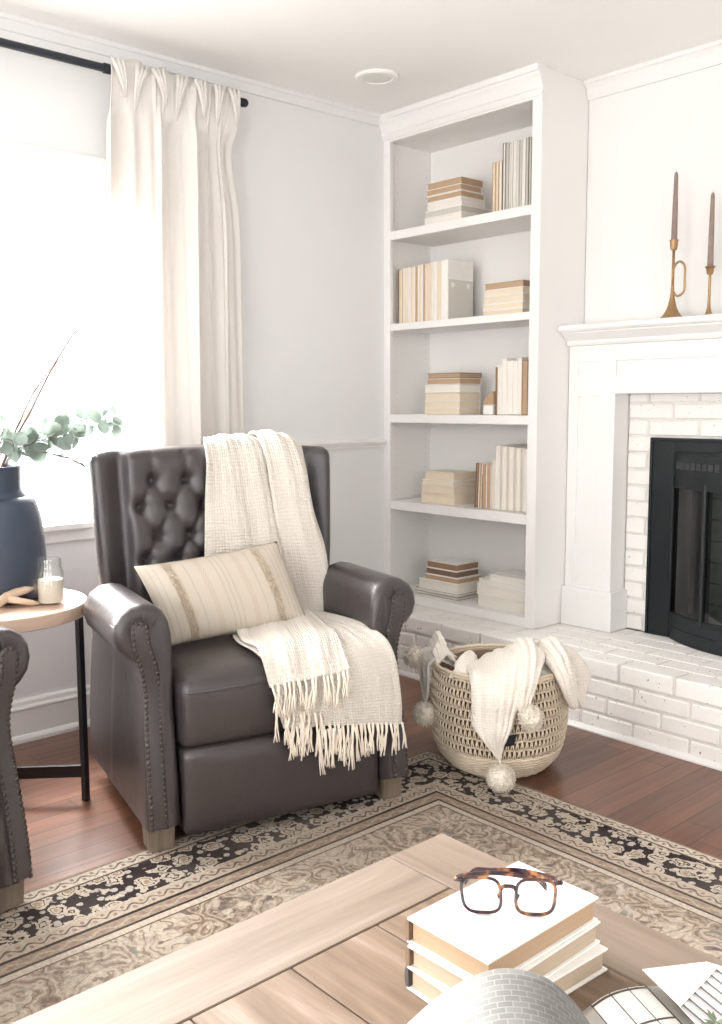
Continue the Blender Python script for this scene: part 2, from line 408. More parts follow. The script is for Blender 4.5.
def lathe(bm, prof, n=32, c=(0, 0, 0), mat=0, cap=True):
    P = [[(c[0] + r * math.cos(2 * PI * k / n), c[1] + r * math.sin(2 * PI * k / n), c[2] + z) for k in range(n)] for r, z in prof]
    V = grid(bm, P, closed_v=True, mat=mat)
    if cap:
        for row in (V[0], V[-1]):
            try:
                f = bm.faces.new(row); f.material_index = mat
            except ValueError: pass
    return V
def tube(bm, pts, r, n=8, mat=0, closed=False, rs=None):
    pts = [Vector(p) for p in pts]
    m = len(pts); P = []
    up = None
    for i, p in enumerate(pts):
        if closed: t = pts[(i + 1) % m] - pts[i - 1]
        else: t = pts[min(i + 1, m - 1)] - pts[max(i - 1, 0)]
        t.normalize()
        if up is None: up = Vector((0, 0, 1)) if abs(t.z) < .9 else Vector((1, 0, 0))
        a = t.cross(up).normalized(); b_ = a.cross(t).normalized(); up = b_
        rr = rs[i] if rs else r
        P.append([tuple(p + a * rr * math.cos(2 * PI * k / n) + b_ * rr * math.sin(2 * PI * k / n)) for k in range(n)])
    V = grid(bm, P, closed_u=closed, closed_v=True, mat=mat)
    if not closed:
        for row in (V[0], V[-1]):
            try: bm.faces.new(row).material_index = mat
            except ValueError: pass
def extr(bm, prof, a0, a1, axis='x', mat=0):
    """prism: closed profile of 2D points extruded along an axis. axis x: prof=(y,z); y: (x,z); z: (x,y)"""
    def P(p, a): return {'x': (a, p[0], p[1]), 'y': (p[0], a, p[1]), 'z': (p[0], p[1], a)}[axis]
    A = [bm.verts.new(P(p, a0)) for p in prof]; B = [bm.verts.new(P(p, a1)) for p in prof]
    uv = bm.loops.layers.uv.active
    n = len(prof); fs = [bm.faces.new(A), bm.faces.new(list(reversed(B)))]
    for i in range(n): fs.append(bm.faces.new([A[i], B[i], B[(i + 1) % n], A[(i + 1) % n]]))
    for f in fs:
        f.material_index = mat
        for lp in f.loops:
            c = lp.vert.co; lp[uv].uv = (c.x + c.y, c.z)
def sstep(a, b_, x):
    t = max(0, min(1, (x - a) / (b_ - a))); return t * t * (3 - 2 * t)
def rbox(bm, hx, hy, hz, r, n=(12, 12, 8), c=(0, 0, 0), fn=None, mat=0, e=1.0):
    """rounded box from a subdivided cube; fn deforms each point"""
    uv = bm.loops.layers.uv.active
    N = n; cache = {}
    def pt(i, j, k):
        key = (i, j, k)
        if key in cache: return cache[key]
        p = [((i / N[0]) * 2 - 1) * hx, ((j / N[1]) * 2 - 1) * hy, ((k / N[2]) * 2 - 1) * hz]
        h = (hx, hy, hz)
        core = [max(-(h[a] - r), min(h[a] - r, p[a])) for a in range(3)]
        d = Vector([p[a] - core[a] for a in range(3)])
        if d.length > 1e-9:
            # map cube-shell distance to rounded shell
            m_ = max(abs(d.x), abs(d.y), abs(d.z))
            d = d.normalized() * m_
        q = Vector(core) + d
        if fn: q = Vector(fn(q, (i / N[0], j / N[1], k / N[2])))
        v = bm.verts.new(q + Vector(c)); cache[key] = v; return v
    def face(ids, uvs):
        f = bm.faces.new([pt(*a) for a in ids]); f.material_index = mat
        for lp, t in zip(f.loops, uvs): lp[uv].uv = t
    for i in range(N[0]):
        for j in range(N[1]):
            for k in (0, N[2]): face(((i, j, k), (i + 1, j, k), (i + 1, j + 1, k), (i, j + 1, k)), [(a / N[0], b_ / N[1]) for a, b_ in ((i, j), (i + 1, j), (i + 1, j + 1), (i, j + 1))])
    for i in range(N[0]):
        for k in range(N[2]):
            for j in (0, N[1]): face(((i, j, k), (i + 1, j, k), (i + 1, j, k + 1), (i, j, k + 1)), [(a / N[0], b_ / N[2]) for a, b_ in ((i, k), (i + 1, k), (i + 1, k + 1), (i, k + 1))])
    for j in range(N[1]):
        for k in range(N[2]):
            for i in (0, N[0]): face(((i, j, k), (i, j + 1, k), (i, j + 1, k + 1), (i, j, k + 1)), [(a / N[1], b_ / N[2]) for a, b_ in ((j, k), (j + 1, k), (j + 1, k + 1), (j, k + 1))])
def cr(p, t):
    """Catmull-Rom through list of Vectors, t in 0..1"""
    n = len(p) - 1; x = min(t * n, n - 1e-9); i = int(x); u = x - i
    a = p[i - 1] if i > 0 else p[0] * 2 - p[1]; b_ = p[i]; c = p[i + 1]; d = p[i + 2] if i + 2 <= n else p[n] * 2 - p[n - 1]
    return .5 * ((2 * b_) + (c - a) * u + (2 * a - 5 * b_ + 4 * c - d) * u * u + (3 * b_ - a - 3 * c + d) * u ** 3)
def sheet(bm, rows, nu, nv, th=.004, ripple=0, rf=20, mat=0, seed=0, fold=None):
    """cloth sheet through a control net rows[i][j]; gets a front and a back skin with closed edges"""
    R = [[Vector(p) for p in r] for r in rows]
    P = []
    for i in range(nu + 1):
        u = i / nu
        line = [cr([R[a][b_] for a in range(len(R))], u) for b_ in range(len(R[0]))]
        P.append([cr(line, j / nv) for j in range(nv + 1)])
    Nn = []
    for i in range(nu + 1):
        row = []
        for j in range(nv + 1):
            du = P[min(i + 1, nu)][j] - P[max(i - 1, 0)][j]; dv = P[i][min(j + 1, nv)] - P[i][max(j - 1, 0)]
            q = du.cross(dv); row.append(q.normalized() if q.length > 1e-9 else Vector((0, 0, 1)))
        Nn.append(row)
    Q = []
    for i in range(nu + 1):
        row = []
        for j in range(nv + 1):
            p = P[i][j]
            h = ripple * noise.noise(p * rf + Vector((seed, 0, 0))) if ripple else 0
            if fold: h += fold(i / nu, j / nv)
            row.append(p + Nn[i][j] * h)
        Q.append(row)
    # closed loop of rows: front then back
    full = []
    for i in range(nu + 1):
        f = [tuple(Q[i][j] + Nn[i][j] * th / 2) for j in range(nv + 1)]
        b_ = [tuple(Q[i][j] - Nn[i][j] * th / 2) for j in range(nv, -1, -1)]
        full.append(f + b_)
    V = grid(bm, full, closed_v=True, mat=mat)
    for row in (V[0], V[-1]):
        h = len(row) // 2
        for j in range(h - 1):
            try: bm.faces.new([row[j], row[j + 1], row[len(row) - 2 - j], row[len(row) - 1 - j]]).material_index = mat
            except ValueError: pass
    return Q

# ================================================================== THE ROOM
H = 2.44
XR, YF = 4.9, -5.0      # right wall and wall behind the camera
WY0, WY1, WZ0, WZ1 = -3.05, -1.265, .757, 1.945
bm = BM(); box(bm, -.15, XR + .15, YF - .15, .75, -.12, 0); struct('floor', bm, M['floor'])
bm = BM(); box(bm, -.15, XR + .15, YF - .15, .75, H, H + .12); struct('ceiling', bm, M['ceil'])
def wall_with_hole(name, axis, a, t, lo, hi, holes, mat):
    """axis 'x': wall is the slab x in [a,a+t]; runs along y lo..hi; holes (lo,hi,z0,z1)"""
    bm = BM()
    def B(p, q, z0, z1):
        if q - p < 1e-4 or z1 - z0 < 1e-4: return
        if axis == 'x': box(bm, a, a + t, p, q, z0, z1)
        else: box(bm, p, q, a, a + t, z0, z1)
    cur = lo
    for (p, q, z0, z1) in holes:
        B(cur, p, 0, H); B(p, q, 0, z0); B(p, q, z1, H); cur = q
    B(cur, hi, 0, H)
    return struct(name, bm, mat)
wall_with_hole('wall_left', 'x', -.15, .15, YF - .15, .75, [(-4.75, -3.45, .757, 1.945), (WY0, WY1, WZ0, WZ1)], M['wall'])
wall_with_hole('wall_right', 'x', XR, .15, YF - .15, .75, [(-4.4, -2.4, .6, 2.1)], M['wall'])
wall_with_hole('wall_front', 'y', YF - .15, .15, 0, XR, [(.5, 2.2, .35, 2.15), (2.7, 4.4, .35, 2.15)], M['wall'])
bm = BM(); box(bm, 0, XR, .6, .75, 0, H); struct('wall_back', bm, M['wall'])
bm = BM()   # chimney breast in front of it, open where the firebox sits
box(bm, .88, XR, .30, .42, 1.21, H); box(bm, 2.52, XR, .30, .42, 0, 1.21); box(bm, .88, 1.098, .30, .42, 0, 1.21); box(bm, 2.302, 2.52, .30, .42, 0, 1.21)
struct('wall_chimney', bm, M['wallb'])

# windows: casing, sash, glass
def window(name, axis, p, q, z0, z1, at, inward, mull=0, deep=.15, rail=False):
    """opening from p..q; 'at' is the room face of the wall; inward=+1 if the room lies on the + side"""
    cw = .085
    bm = BM()
    def B(b, p0, q0, d0, d1, za, zb, bev=0):
        d0, d1 = sorted((at + inward * d0, at + inward * d1))
        if axis == 'x': box(b, d0, d1, p0, q0, za, zb, bev)
        else: box(b, p0, q0, d0, d1, za, zb, bev)
    B(bm, p - cw, p, 0, .02, z0, z1, .003); B(bm, q, q + cw, 0, .02, z0, z1, .003)
    B(bm, p - cw, q + cw, 0, .02, z1, z1 + cw, .003); B(bm, p - cw - .01, q + cw + .01, 0, .03, z1 + cw - .012, z1 + cw + .008, .003)
    B(bm, p + .001, q - .001, 0, .008, z1 - .02, z1 + .01, .002)
    fr = struct(name, bm, M['trim'])
    bm = BM()
    B(bm, p - cw - .02, q + cw + .02, 0, .045, z0 - .022, z0 + .002, .006); B(bm, p + .001, q - .001, -deep + .01, .01, z0 - .022, z0 + .002)
    B(bm, p - cw, q + cw, 0, .018, z0 - .065, z0 - .022, .003)
    obj('window_sill', bm, M['trim'], fr)
    bm = BM(); s = .045; dd = (-.10, -.06)
    B(bm, p + .001, p + s, *dd, z0 + .002, z1 - .001); B(bm, q - s, q - .001, *dd, z0 + .002, z1 - .001)
    B(bm, p + s, q - s, *dd, z0 + .002, z0 + s); B(bm, p + s, q - s, *dd, z1 - s, z1 - .001)
    for k in range(mull):
        m_ = p + (q - p) * (k + 1) / (mull + 1); B(bm, m_ - .015, m_ + .015, *dd, z0 + s, z1 - s)
    obj('sash', bm, M['trim'], fr)
    bm = BM(); B(bm, p + s, q - s, -.082, -.078, z0 + s, z1 - s); obj('pane', bm, M['glass'], fr)
    return fr
window('window_1', 'x', WY0, WY1, WZ0, WZ1, 0, 1)
window('window_2', 'x', -4.75, -3.45, WZ0, WZ1, 0, 1)
window('window_3', 'x', -4.4, -2.4, .6, 2.1, XR, -1, 1)
window('window_4', 'y', .5, 2.2, .35, 2.15, YF, 1, 1)
window('window_5', 'y', 2.7, 4.4, .35, 2.15, YF, 1, 1)

# trims: crown, chair rail, baseboard
def crown_prof(sx, d=.055, h=.07):
    return [(0, H - h), (sx * .012, H - h), (sx * .016, H - h + .012), (sx * d * .55, H - .032), (sx * d * .8, H - .018), (sx * d, H - .014), (sx * d, H), (0, H)]
bm = BM(); extr(bm, crown_prof(1, .03, .045), YF, -.03, 'y'); struct('trim_1', bm, M['wall'])
bm = BM(); extr(bm, [(.30 - a, z) for a, z in crown_prof(1, .042, .070)], .881, XR, 'x'); struct('trim_2', bm, M['wallb'])
def rail_prof(z): return [(0, z), (.008, z), (.012, z + .006), (.012, z + .012), (.022, z + .020), (.026, z + .030), (.018, z + .036), (.012, z + .040), (0, z + .042)]
bm = BM(); extr(bm, rail_prof(.972), WY1 + .11, 0, 'y'); struct('trim_3', bm, M['trim'])
def base_prof(): return [(0, 0), (.028, 0), (.028, .012), (.022, .022), (.016, .026), (.016, .112), (.020, .116), (.020, .122), (.014, .130), (.012, .142), (.006, .150), (0, .150)]
bm = BM(); extr(bm, base_prof(), YF, -.20, 'y'); struct('baseboard_left', bm, M['trim'])

# recessed ceiling light
t = thing('ceiling_light', 'round white recessed ceiling light near the bookcase', 'ceiling light', (.382, -.392, H))
bm = BM(); lathe(bm, [(.060, -.0005), (.085, -.0005), (.085, -.006), (.078, -.012), (.060, -.012), (.058, -.008)], 40, cap=False); obj('trim_ring', bm, M['ceil'], t, True, 40)
bm = BM(); lathe(bm, [(.001, -.001), (.0595, -.001), (.0595, -.009), (.001, -.011)], 40); obj('lens', bm, simple('frosted_lens', (.78, .77, .74), .6, var=.01), t, True, 40)

# ================================================================== BRICKWORK
def brick_wall(bm, u0, u1, w0, w1, put, bl=.203, bh=.056, mo=.0095, first=0, hole=None, depth=.012, jit=.0015, phase=0, capbig=None):
    z = w0; row = first
    while z < w1 - .006:
        h = min(bh, w1 - z)
        off = (row % 2) * (bl + mo) / 2 + phase
        u = u0 - off
        while u < u1:
            a, b_ = max(u, u0), min(u + bl, u1)
            segs = [(a, b_)]
            if hole and z + h > hole[2] and z < hole[3]:
                segs = [(s0, s1) for s0, s1 in ((a, min(b_, hole[0])), (max(a, hole[1]), b_))]
            for s0, s1 in segs:
                if s1 - s0 > .012:
                    j = random.uniform(-jit, jit)
                    put(bm, s0, s1, z, z + h, j)
            u += bl + mo
        z += bh + mo; row += 1
HZ = .265; HY = -.193
t = thing('brick_hearth', 'long raised white-painted brick hearth under bookcase and fireplace', 'hearth', (0, 0, 0))
bm = BM(); box(bm, .002, 3.4, HY + .006, .299, 0, HZ - .0035); obj('mortar_bed', bm, M['mortar'], t)
bm = BM()
def put_front(b, s0, s1, z0, z1, j): box(b, s0, s1, HY + j, HY + .05, z0, z1, .004, seg=1)
brick_wall(bm, .004, 3.4, .010, .1975, put_front, phase=.025, bh=.0535, mo=.0095)
brick_wall(bm, .004, 3.4, .2005, HZ, lambda b, s0, s1, z0, z1, j: box(b, s0, s1, HY - .004 + j, HY + .095, z0, HZ + j * .4, .006, seg=2), bh=.07, first=1, phase=.19)
row = 0; y = HY + .105
while y < .29:      # flat pavers on top
    off = (row % 2) * .106; u = .004 - off
    y1 = min(y + .095, .298)
    while u < 3.4:
        a, b_ = max(u, .004), min(u + .203, 3.4)
        if b_ - a > .012: box(bm, a, b_, y, y1, HZ - .03, HZ - .0012 + random.uniform(-.0005, .0005), .002, seg=1)
        u += .2125
    y += .1; row += 1
obj('brick', bm, M['brick'], t)['kind'] = 'stuff'
bm = BM(); extr(bm, [(HY + .004, 0), (HY - .016, 0), (HY - .016, .006), (HY - .010, .014), (HY - .002, .018), (HY + .004, .019)], .03, 3.4, 'x'); obj('quarter_round', bm, M['trim'], t)

BX0, BX1, BZT = 1.10, 2.30, 1.21
IX0, IX1, IZ0, IZ1 = 1.21, 2.19, .265, 1.04
t = thing('brick_surround', 'white-painted brick face around the black fireplace insert', 'fireplace surround', (1.7, .3, HZ))
def loc(o, T):  # keep world-built meshes under an Empty placed at its base
    o.location = (-T[0], -T[1], -T[2]); return o
bm = BM()
box(bm, BX0, IX0, .306, .40, HZ, BZT); box(bm, IX1, BX1, .306, .40, HZ, BZT); box(bm, IX0, IX1, .306, .40, IZ1, BZT)
loc(obj('mortar_bed', bm, M['mortar'], t), (1.7, .3, HZ))
bm = BM()
brick_wall(bm, BX0 + .002, BX1, HZ + .003, BZT, lambda b, s0, s1, z0, z1, j: box(b, s0, s1, .298 + j, .35, z0, z1, .004, seg=1), hole=(IX0 - .002, IX1 + .002, HZ, IZ1 + .004), phase=.12, bh=.0555)
o = loc(obj('brick', bm, M['brick'], t), (1.7, .3, HZ)); o['kind'] = 'stuff'

# ================================================================== MANTEL
t = thing('fireplace_mantel', 'white panelled wooden fireplace mantel with stepped shelf', 'mantel', (1.7, .25, HZ))
T = (1.7, .25, HZ); my = .20
def mp(name, bm, **k): return loc(obj(name, bm, M['trim'], t, **k), T)
for (a, b_) in ((.882, 1.10), (2.30, 2.518)):
    bm = BM()
    box(bm, a + .003, b_ - .01, my + .008, .29, HZ + .001, 1.399)                                  # recessed ground
    box(bm, a, a + .045, my, my + .02, HZ, 1.40, .002); box(bm, b_ - .072, b_, my, .297, HZ, 1.40, .002)
    for z0, z1 in ((HZ, .44), (1.20, 1.285), (1.337, 1.40)): box(bm, a + .044, b_ - .071, my, my + .02, z0, z1, .002)
    mp('pilaster', bm)
    bm = BM(); box(bm, a - (0 if a < 1 else .02), b_ + (.02 if a < 1 else 0), my - .022, .296, HZ, .425, .003)
    mp('plinth', bm)
bm = BM()
box(bm, 1.101, 2.299, my + .008, .297, 1.212, 1.399); box(bm, 1.10, 2.30, my, my + .02, 1.21, 1.275, .002); box(bm, 1.10, 2.30, my, my + .02, 1.337, 1.40, .002)
mp('frieze', bm)
bm = BM()
prof = [(.297, 1.40), (my, 1.40), (my - .012, 1.402), (my - .018, 1.412), (my - .018, 1.420), (my - .045, 1.440), (my - .055, 1.447), (my - .055, 1.452), (my - .074, 1.455), (my - .080, 1.462), (my - .080, 1.474), (my - .074, 1.479), (.297, 1.479)]
extr(bm, prof, .882, 2.56, 'x'); mp('mantel_shelf', bm)

# ================================================================== STOVE INSERT
t = thing('fireplace_insert', 'black cast fireplace insert with bowed glass doors', 'fireplace', (1.7, .3, IZ0)); T = (1.7, .3, IZ0)
def ip(name, bm, mat, **k): return loc(obj(name, bm, mat, t, **k), T)
bm = BM()
fx = .10
for x0, x1, z0, z1 in ((IX0, IX0 + fx, IZ0, IZ1), (IX1 - fx, IX1, IZ0, IZ1), (IX0 + fx, IX1 - fx, IZ1 - .055, IZ1)): box(bm, x0, x1, .286, .30, z0, z1, .002)
for x0, x1, z0, z1 in ((IX0, IX0 + .012, IZ0, IZ1), (IX1 - .012, IX1, IZ0, IZ1), (IX0, IX1, IZ1 - .012, IZ1)): box(bm, x0, x1, .280, .29, z0, z1, .003)
ip('surround_plate', bm, M['gunmetal'])
bm = BM()
for a in ((IX0 + .02, IX1 - .02, .54, .56, IZ0, IZ1 - .02), (IX0 + .02, IX0 + .04, .30, .56, IZ0, IZ1 - .02), (IX1 - .04, IX1 - .02, .30, .56, IZ0, IZ1 - .02), (IX0 + .02, IX1 - .02, .30, .56, IZ0 - .001, IZ0 + .01), (IX0 + .02, IX1 - .02, .30, .56, IZ1 - .04, IZ1 - .02)): box(bm, *a)
ip('firebox', bm, M['gunmetal'])
def bow(inset=0, n=22):
    pts = []
    for k in range(n + 1):
        a = k / n; x = 1.305 + (2.095 - 1.305) * a
        e = 1 - abs(2 * a - 1) ** 2.6
        pts.append((x, .292 - (.125 - inset) * e))
    return pts
def bowed(bm, z0, z1, ins0, ins1, back=.30):
    A = bow(ins0); B = bow(ins1)
    P = [[(x, y, z0) for x, y in A], [(x, y, z1) for x, y in B], [(x, back, z1) for x, y in B], [(x, back, z0) for x, y in A]]
    grid(bm, P, closed_u=True)
bm = BM(); bowed(bm, IZ0, .315, 0, 0); bowed(bm, .315, .345, .012, .016); ip('base_lip', bm, M['gunmetal'], smooth=True, sharp=30)
bm = BM(); bowed(bm, .875, .90, .012, .012); bowed(bm, .90, .975, .004, .004); bowed(bm, .975, .990, .010, .03); ip('hood', bm, M['gunmetal'], smooth=True, sharp=30)
bm = BM()
for k in range(26):      # vent slots read as a row of little louvers
    a = (k + .5) / 26; x = 1.33 + .74 * a; e = 1 - abs(2 * (x - 1.305) / .79 - 1) ** 2.6
    box(bm, x - .010, x + .010, .292 - .121 * e - .004, .292 - .121 * e + .004, .925, .955, .002, seg=1)
ip('vent_louver', bm, M['black'])
for d in range(2):       # two bowed doors: frame, pane, and mullion
    lo, hi = (0, 11) if d == 0 else (11, 22)
    pts = bow(.016)[lo:hi + 1]
    bm = BM()
    for za, zb in ((.345, .368), (.852, .875)):
        P = [[(x, y, za) for x, y in pts], [(x, y, zb) for x, y in pts], [(x, y + .016, zb) for x, y in pts], [(x, y + .016, za) for x, y in pts]]
        grid(bm, P, closed_u=True)
    for idx in (0, 5, 11):
        x, y = pts[idx]
        tube(bm, [(x, y + .004, .345), (x, y + .004, .875)], .010, 8)
    dr = ip('stove_door', bm, M['gunmetal'], smooth=True, sharp=40)
    bm = BM(); P = [[(x, y + .008, .36) for x, y in pts], [(x, y + .008, .86) for x, y in pts]]; grid(bm, P)
    g = obj('pane', bm, M['stoveglass'], dr, True)
    bm = BM(); hx = pts[11 if d == 0 else 0][0] + (-.03 if d == 0 else .03)
    tube(bm, [(hx, .165, .58), (hx, .145, .585), (hx, .140, .62), (hx, .145, .655), (hx, .165, .66)], .006, 8); obj('door_handle', bm, M['black'], dr, True)
bm = BM()    # warm-grey fire brick lining seen through the left pane
for k in range(8): 
    for r_ in range(7): box(bm, 1.36 + k * .087, 1.36 + k * .087 + .083, .50, .53, .29 + r_ * .085, .29 + r_ * .085 + .081, .003, seg=1)
ip('fire_brick_lining', bm, simple('fire_brick', (.34, .31, .27), .9, var=.3, vscale=20))

# ================================================================== BOOKCASE
SH = [(.687, .728), (1.088, 1.125), (1.501, 1.532), (1.902, 1.940)]
t = thing('bookcase', 'tall white built-in bookcase with four shelves', 'bookcase', (.44, .15, HZ)); T = (.44, .15, HZ)
def bp(name, bm, mat=None): return loc(obj(name, bm, mat or M['case'], t), T)
pin = simple('pin_hole_dark', (.36, .34, .32), .9)
for x0, x1, side in ((.001, .022, 1), (.853, .879, -1)):
    bm = BM(); box(bm, x0, x1, .018, .299, HZ + .001, 2.439); 
    for z0 in [.36 + k * .032 for k in range(60)]:
        for yy in (.065, .255):
            xf = x1 if side == 1 else x0
            v = [bm.verts.new((xf + side * .0004, yy +   .0019 * math.cos(a * PI / 4), z0 + .0019 * math.sin(a * PI / 4))) for a in range(8)]
            f = bm.faces.new(v); f.material_index = 1
    loc(obj('side_panel', bm, [M['case'], pin], t), T)
bm = BM(); box(bm, .001, .042, 0, .02, HZ + .001, 2.439, .0015); box(bm, .833, .879, 0, .02, HZ + .001, 2.439, .0015); box(bm, .040, .835, .0005, .02, 2.328, 2.439); box(bm, .040, .835, .0005, .02, HZ + .001, .3048)
bp('face_frame', bm)
bm = BM(); box(bm, .022, .853, .285, .299, HZ + .002, 2.438); bp('back_panel', bm)
bm = BM(); box(bm, .022, .853, .02, .285, 2.33, 2.345); bp('top_panel', bm)
bm = BM(); box(bm, .0225, .8525, .0203, .2848, HZ + .004, .3045); bp('bottom_panel', bm)
for z0, z1 in SH:
    bm = BM(); box(bm, .0425, .8325, .004, .285, z0, z1, .002); bp('shelf', bm)
bm = BM(); extr(bm, [(.001, 2.343), (-.008, 2.343), (-.008, 2.357), (-.014, 2.361), (-.014, 2.371), (-.017, 2.378), (-.024, 2.394), (-.034, 2.406), (-.034, 2.413), (-.043, 2.417), (-.043, 2.439), (.001, 2.439)], .001, .8885, 'x')
box(bm, .001, .879, -.006, .001, 2.335, 2.345, .002)
bp('crown_moulding', bm)

# ------------------------------------------------------------------ books
def book_parts(parent, w, d, h, mode, cv, pg, spine='back', jagged=0):
    """flat: w(x) d(y) h(z thickness). up: w thickness(x) d(y) h(z)."""
    bt = .0028 if mode == 'flat' else (.0036 if w > .02 else .0026)
    ov = .003
    bm = BM()
    if mode == 'flat':
        box(bm, 0, w, 0, d, 0, bt, .0006, seg=1); box(bm, 0, w, 0, d, h - bt, h, .0006, seg=1)
        if spine == 'back': box(bm, 0, w, d - bt, d, 0, h, .0006, seg=1)
        else: box(bm, 0, bt, 0, d, 0, h, .0006, seg=1)
    else:
        box(bm, 0, bt, 0, d, 0, h, .0006, seg=1); box(bm, w - bt, w, 0, d, 0, h, .0006, seg=1)
        if spine == 'back': box(bm, 0, w, d - bt, d, 0, h, .0006, seg=1)
        else: box(bm, 0, w, 0, bt, 0, h, .0006, seg=1)
    obj('cover', bm, CV[cv] if isinstance(cv, str) else cv, parent)
    bm = BM()
    if mode == 'flat': box(bm, ov if spine == 'back' else bt, w - ov, ov, d - (bt if spine == 'back' else ov), bt, h - bt)
    else:
        y0 = ov if spine == 'back' else bt
        box(bm, bt, w - bt, y0, d - ov, ov, h - ov)
        uv = bm.loops.layers.uv.active
        for f in bm.faces:
            for lp in f.loops: lp[uv].uv = (lp[uv].uv[1], lp[uv].uv[0])
    obj('page_block', bm, PG[pg] if isinstance(pg, str) else pg, parent)
def book(label, x, y, z, w, d, h, mode, cv, pg, group, rz=0, spine='back', lean=0, name='book'):
    t = thing(name, label, 'book', (x, y, z), rz, group)
    if lean: t.rotation_euler = (0, lean, rz)
    book_parts(t, w, d, h, mode, cv, pg, spine)
    return t
ORD = ['lowest', 'second from the bottom', 'third from the bottom', 'fourth from the bottom', 'fifth from the bottom', 'sixth from the bottom']
def stack(z, items, where, group, x_right, y0=.05):
    """items bottom to top: (thickness, width, depth, cover, pages, words)"""
    n = len(items)
    for i, (h, w, d, cv, pg, wd, dx) in enumerate(items):
        pos = 'topmost' if i == n - 1 else ORD[i]
        book(f'{wd} book, {pos} in the stack {where}', x_right - w + dx, y0 + random.uniform(-.003, .003), z, w, d, h - .0006, 'flat', cv, pg, group, rz=random.uniform(-.012, .012))
        z += h
NTH = ['leftmost', 'second from left', 'third from left', 'fourth from left', 'fifth from left', 'sixth from left', 'seventh from left', 'eighth from left', 'ninth from left', 'tenth from left']
def row_of(z, x, items, where, group, y0=.05, d=.19):
    n = len(items)
    for i, it in enumerate(items):
        w, h, cv, pg, wd = it[:5]; lean = it[5] if len(it) > 5 else 0
        pos = 'rightmost' if i == n - 1 else NTH[i]
        book(f'{wd} book, {pos} {where}', x, y0 + random.uniform(-.002, .003), z, w - .0008, d, h, 'up', cv, pg, group, lean=lean)
        x += w
Z = [.3055, .7285, 1.1255, 1.5325, 1.9405]
# top shelf
stack(Z[4], [(.036, .224, .21, 'white', 'white', 'thick white', 0), (.030, .218, .20, 'white', 'grey', 'white grey-edged', 0), (.018, .205, .15, 'white', 'white', 'thin white', -.003), (.017, .200, .15, 'white', 'white', 'slim ivory', -.006),
             (.027, .200, .15, 'white', 'tan', 'tan-edged', -.006), (.027, .200, .135, 'white', 'tan', 'tan-edged', -.006), (.027, .200, .135, 'tan', 'tan', 'tan-edged bare', -.006)], 'on the top shelf', 'stacked books on the top shelf', .430)
row_of(Z[4], .592, [(.018, .205, 'tan', 'cream', 'cream tan-spined'), (.018, .207, 'tan', 'cream', 'cream tan-spined'), (.019, .208, 'tan', 'white', 'white tan-spined')], 'of three short upright ones, top shelf', 'short upright books on the top shelf')
row_of(Z[4], .648, [(.0162, .270 + random.uniform(-.003, .003), ('dark' if k in (0, 8) else 'grey' if k % 2 else 'white'), 'grey' if k % 3 else 'white', ('dark-backed grey' if k in (0, 8) else 'slim grey' if k % 2 else 'slim pale')) for k in range(9)] + [(.017, .27, 'grey', 'grey', 'grey')], 'in the tall upright row on the top shelf', 'tall upright books on the top shelf')
# second shelf
row_of(Z[3], .046, [(.033, .245, 'brown', 'cream', 'brown-backed cream'), (.036, .250, 'white', 'cream', 'wide cream'), (.031, .250, 'white', 'cream', 'cream'), (.026, .252, 'white', 'tan', 'tan-edged'), (.022, .253, 'white', 'cream', 'slim cream'), (.024, .254, 'white', 'tan', 'tan-edged'), (.038, .254, 'cream', 'cream', 'wide cream'), (.022, .256, 'white', 'white', 'slim white'), (.038, .256, 'white', 'cream', 'wide cream')], 'in the row on the second shelf down', 'upright books on the second shelf down')
t = thing('slipcase', 'white slipcase with a grey dotted panel closing the row on second shelf down', 'slipcase', (.3165, .05, Z[3]))
bm = BM(); box(bm, 0, .035, 0, .165, 0, .258, .002); obj('case_body', bm, CV['white'], t)
bm = BM(); box(bm, .0351, .0362, .004, .161, .004, .175, .0005, seg=1); obj('side_panel', bm, simple('putty_grey_panel', (.60, .58, .52), .7, var=.03), t)
for yy in (.030, .130):
    bm = BM(); v0 = [bm.verts.new((.0370, yy + .012 * math.cos(a * PI / 8), .152 + .012 * math.sin(a * PI / 8))) for a in range(16)]
    v1 = [bm.verts.new((.0360, v.co.y, v.co.z)) for v in v0]
    bm.faces.new(v0); [bm.faces.new([v0[i], v0[(i + 1) % 16], v1[(i + 1) % 16], v1[i]]) for i in range(16)]
    obj('dot', bm, CV['white'], t)
stack(Z[3], [(.024, .212, .19, 'white', 'cream', 'cream', 0), (.024, .210, .18, 'white', 'cream', 'cream', 0), (.032, .208, .17, 'white', 'cream', 'thick cream', 0), (.028, .207, .17, 'white', 'cream', 'cream', 0), (.025, .204, .16, 'tan', 'tan', 'tan-edged', -.002)], 'on the second shelf down', 'stacked books on the second shelf down', .762)
# third shelf
stack(Z[2], [(.026, .214, .135, 'cream', 'cream', 'cream', 0), (.034, .213, .135, 'white', 'cream', 'thick cream', 0), (.036, .212, .135, 'cream', 'cream', 'thick cream', 0), (.034, .212, .135, 'white', 'white', 'thick ivory', 0), (.028, .200, .14, 'white', 'tan', 'brown-edged', .006), (.023, .198, .14, 'brown', 'tan', 'brown-covered', .006)], 'on the middle shelf', 'stacked books on the middle shelf', .424)
row_of(Z[2], .622, [(.014, .197, 'brown', 'brown', 'slim brown'), (.020, .203, 'white', 'white', 'white'), (.026, .232, 'white', 'white', 'tall white'), (.028, .222, 'white', 'white', 'white'), (.024, .222, 'white', 'white', 'white'), (.026, .234, 'white', 'white', 'tall white'), (.030, .222, 'tan', 'tan', 'tan')], 'in the row on the middle shelf', 'upright books on the middle shelf')
t = thing('ornament', 'small brown wing-shaped wooden ornament on a white block, middle shelf', 'ornament', (.54, .07, Z[2]))
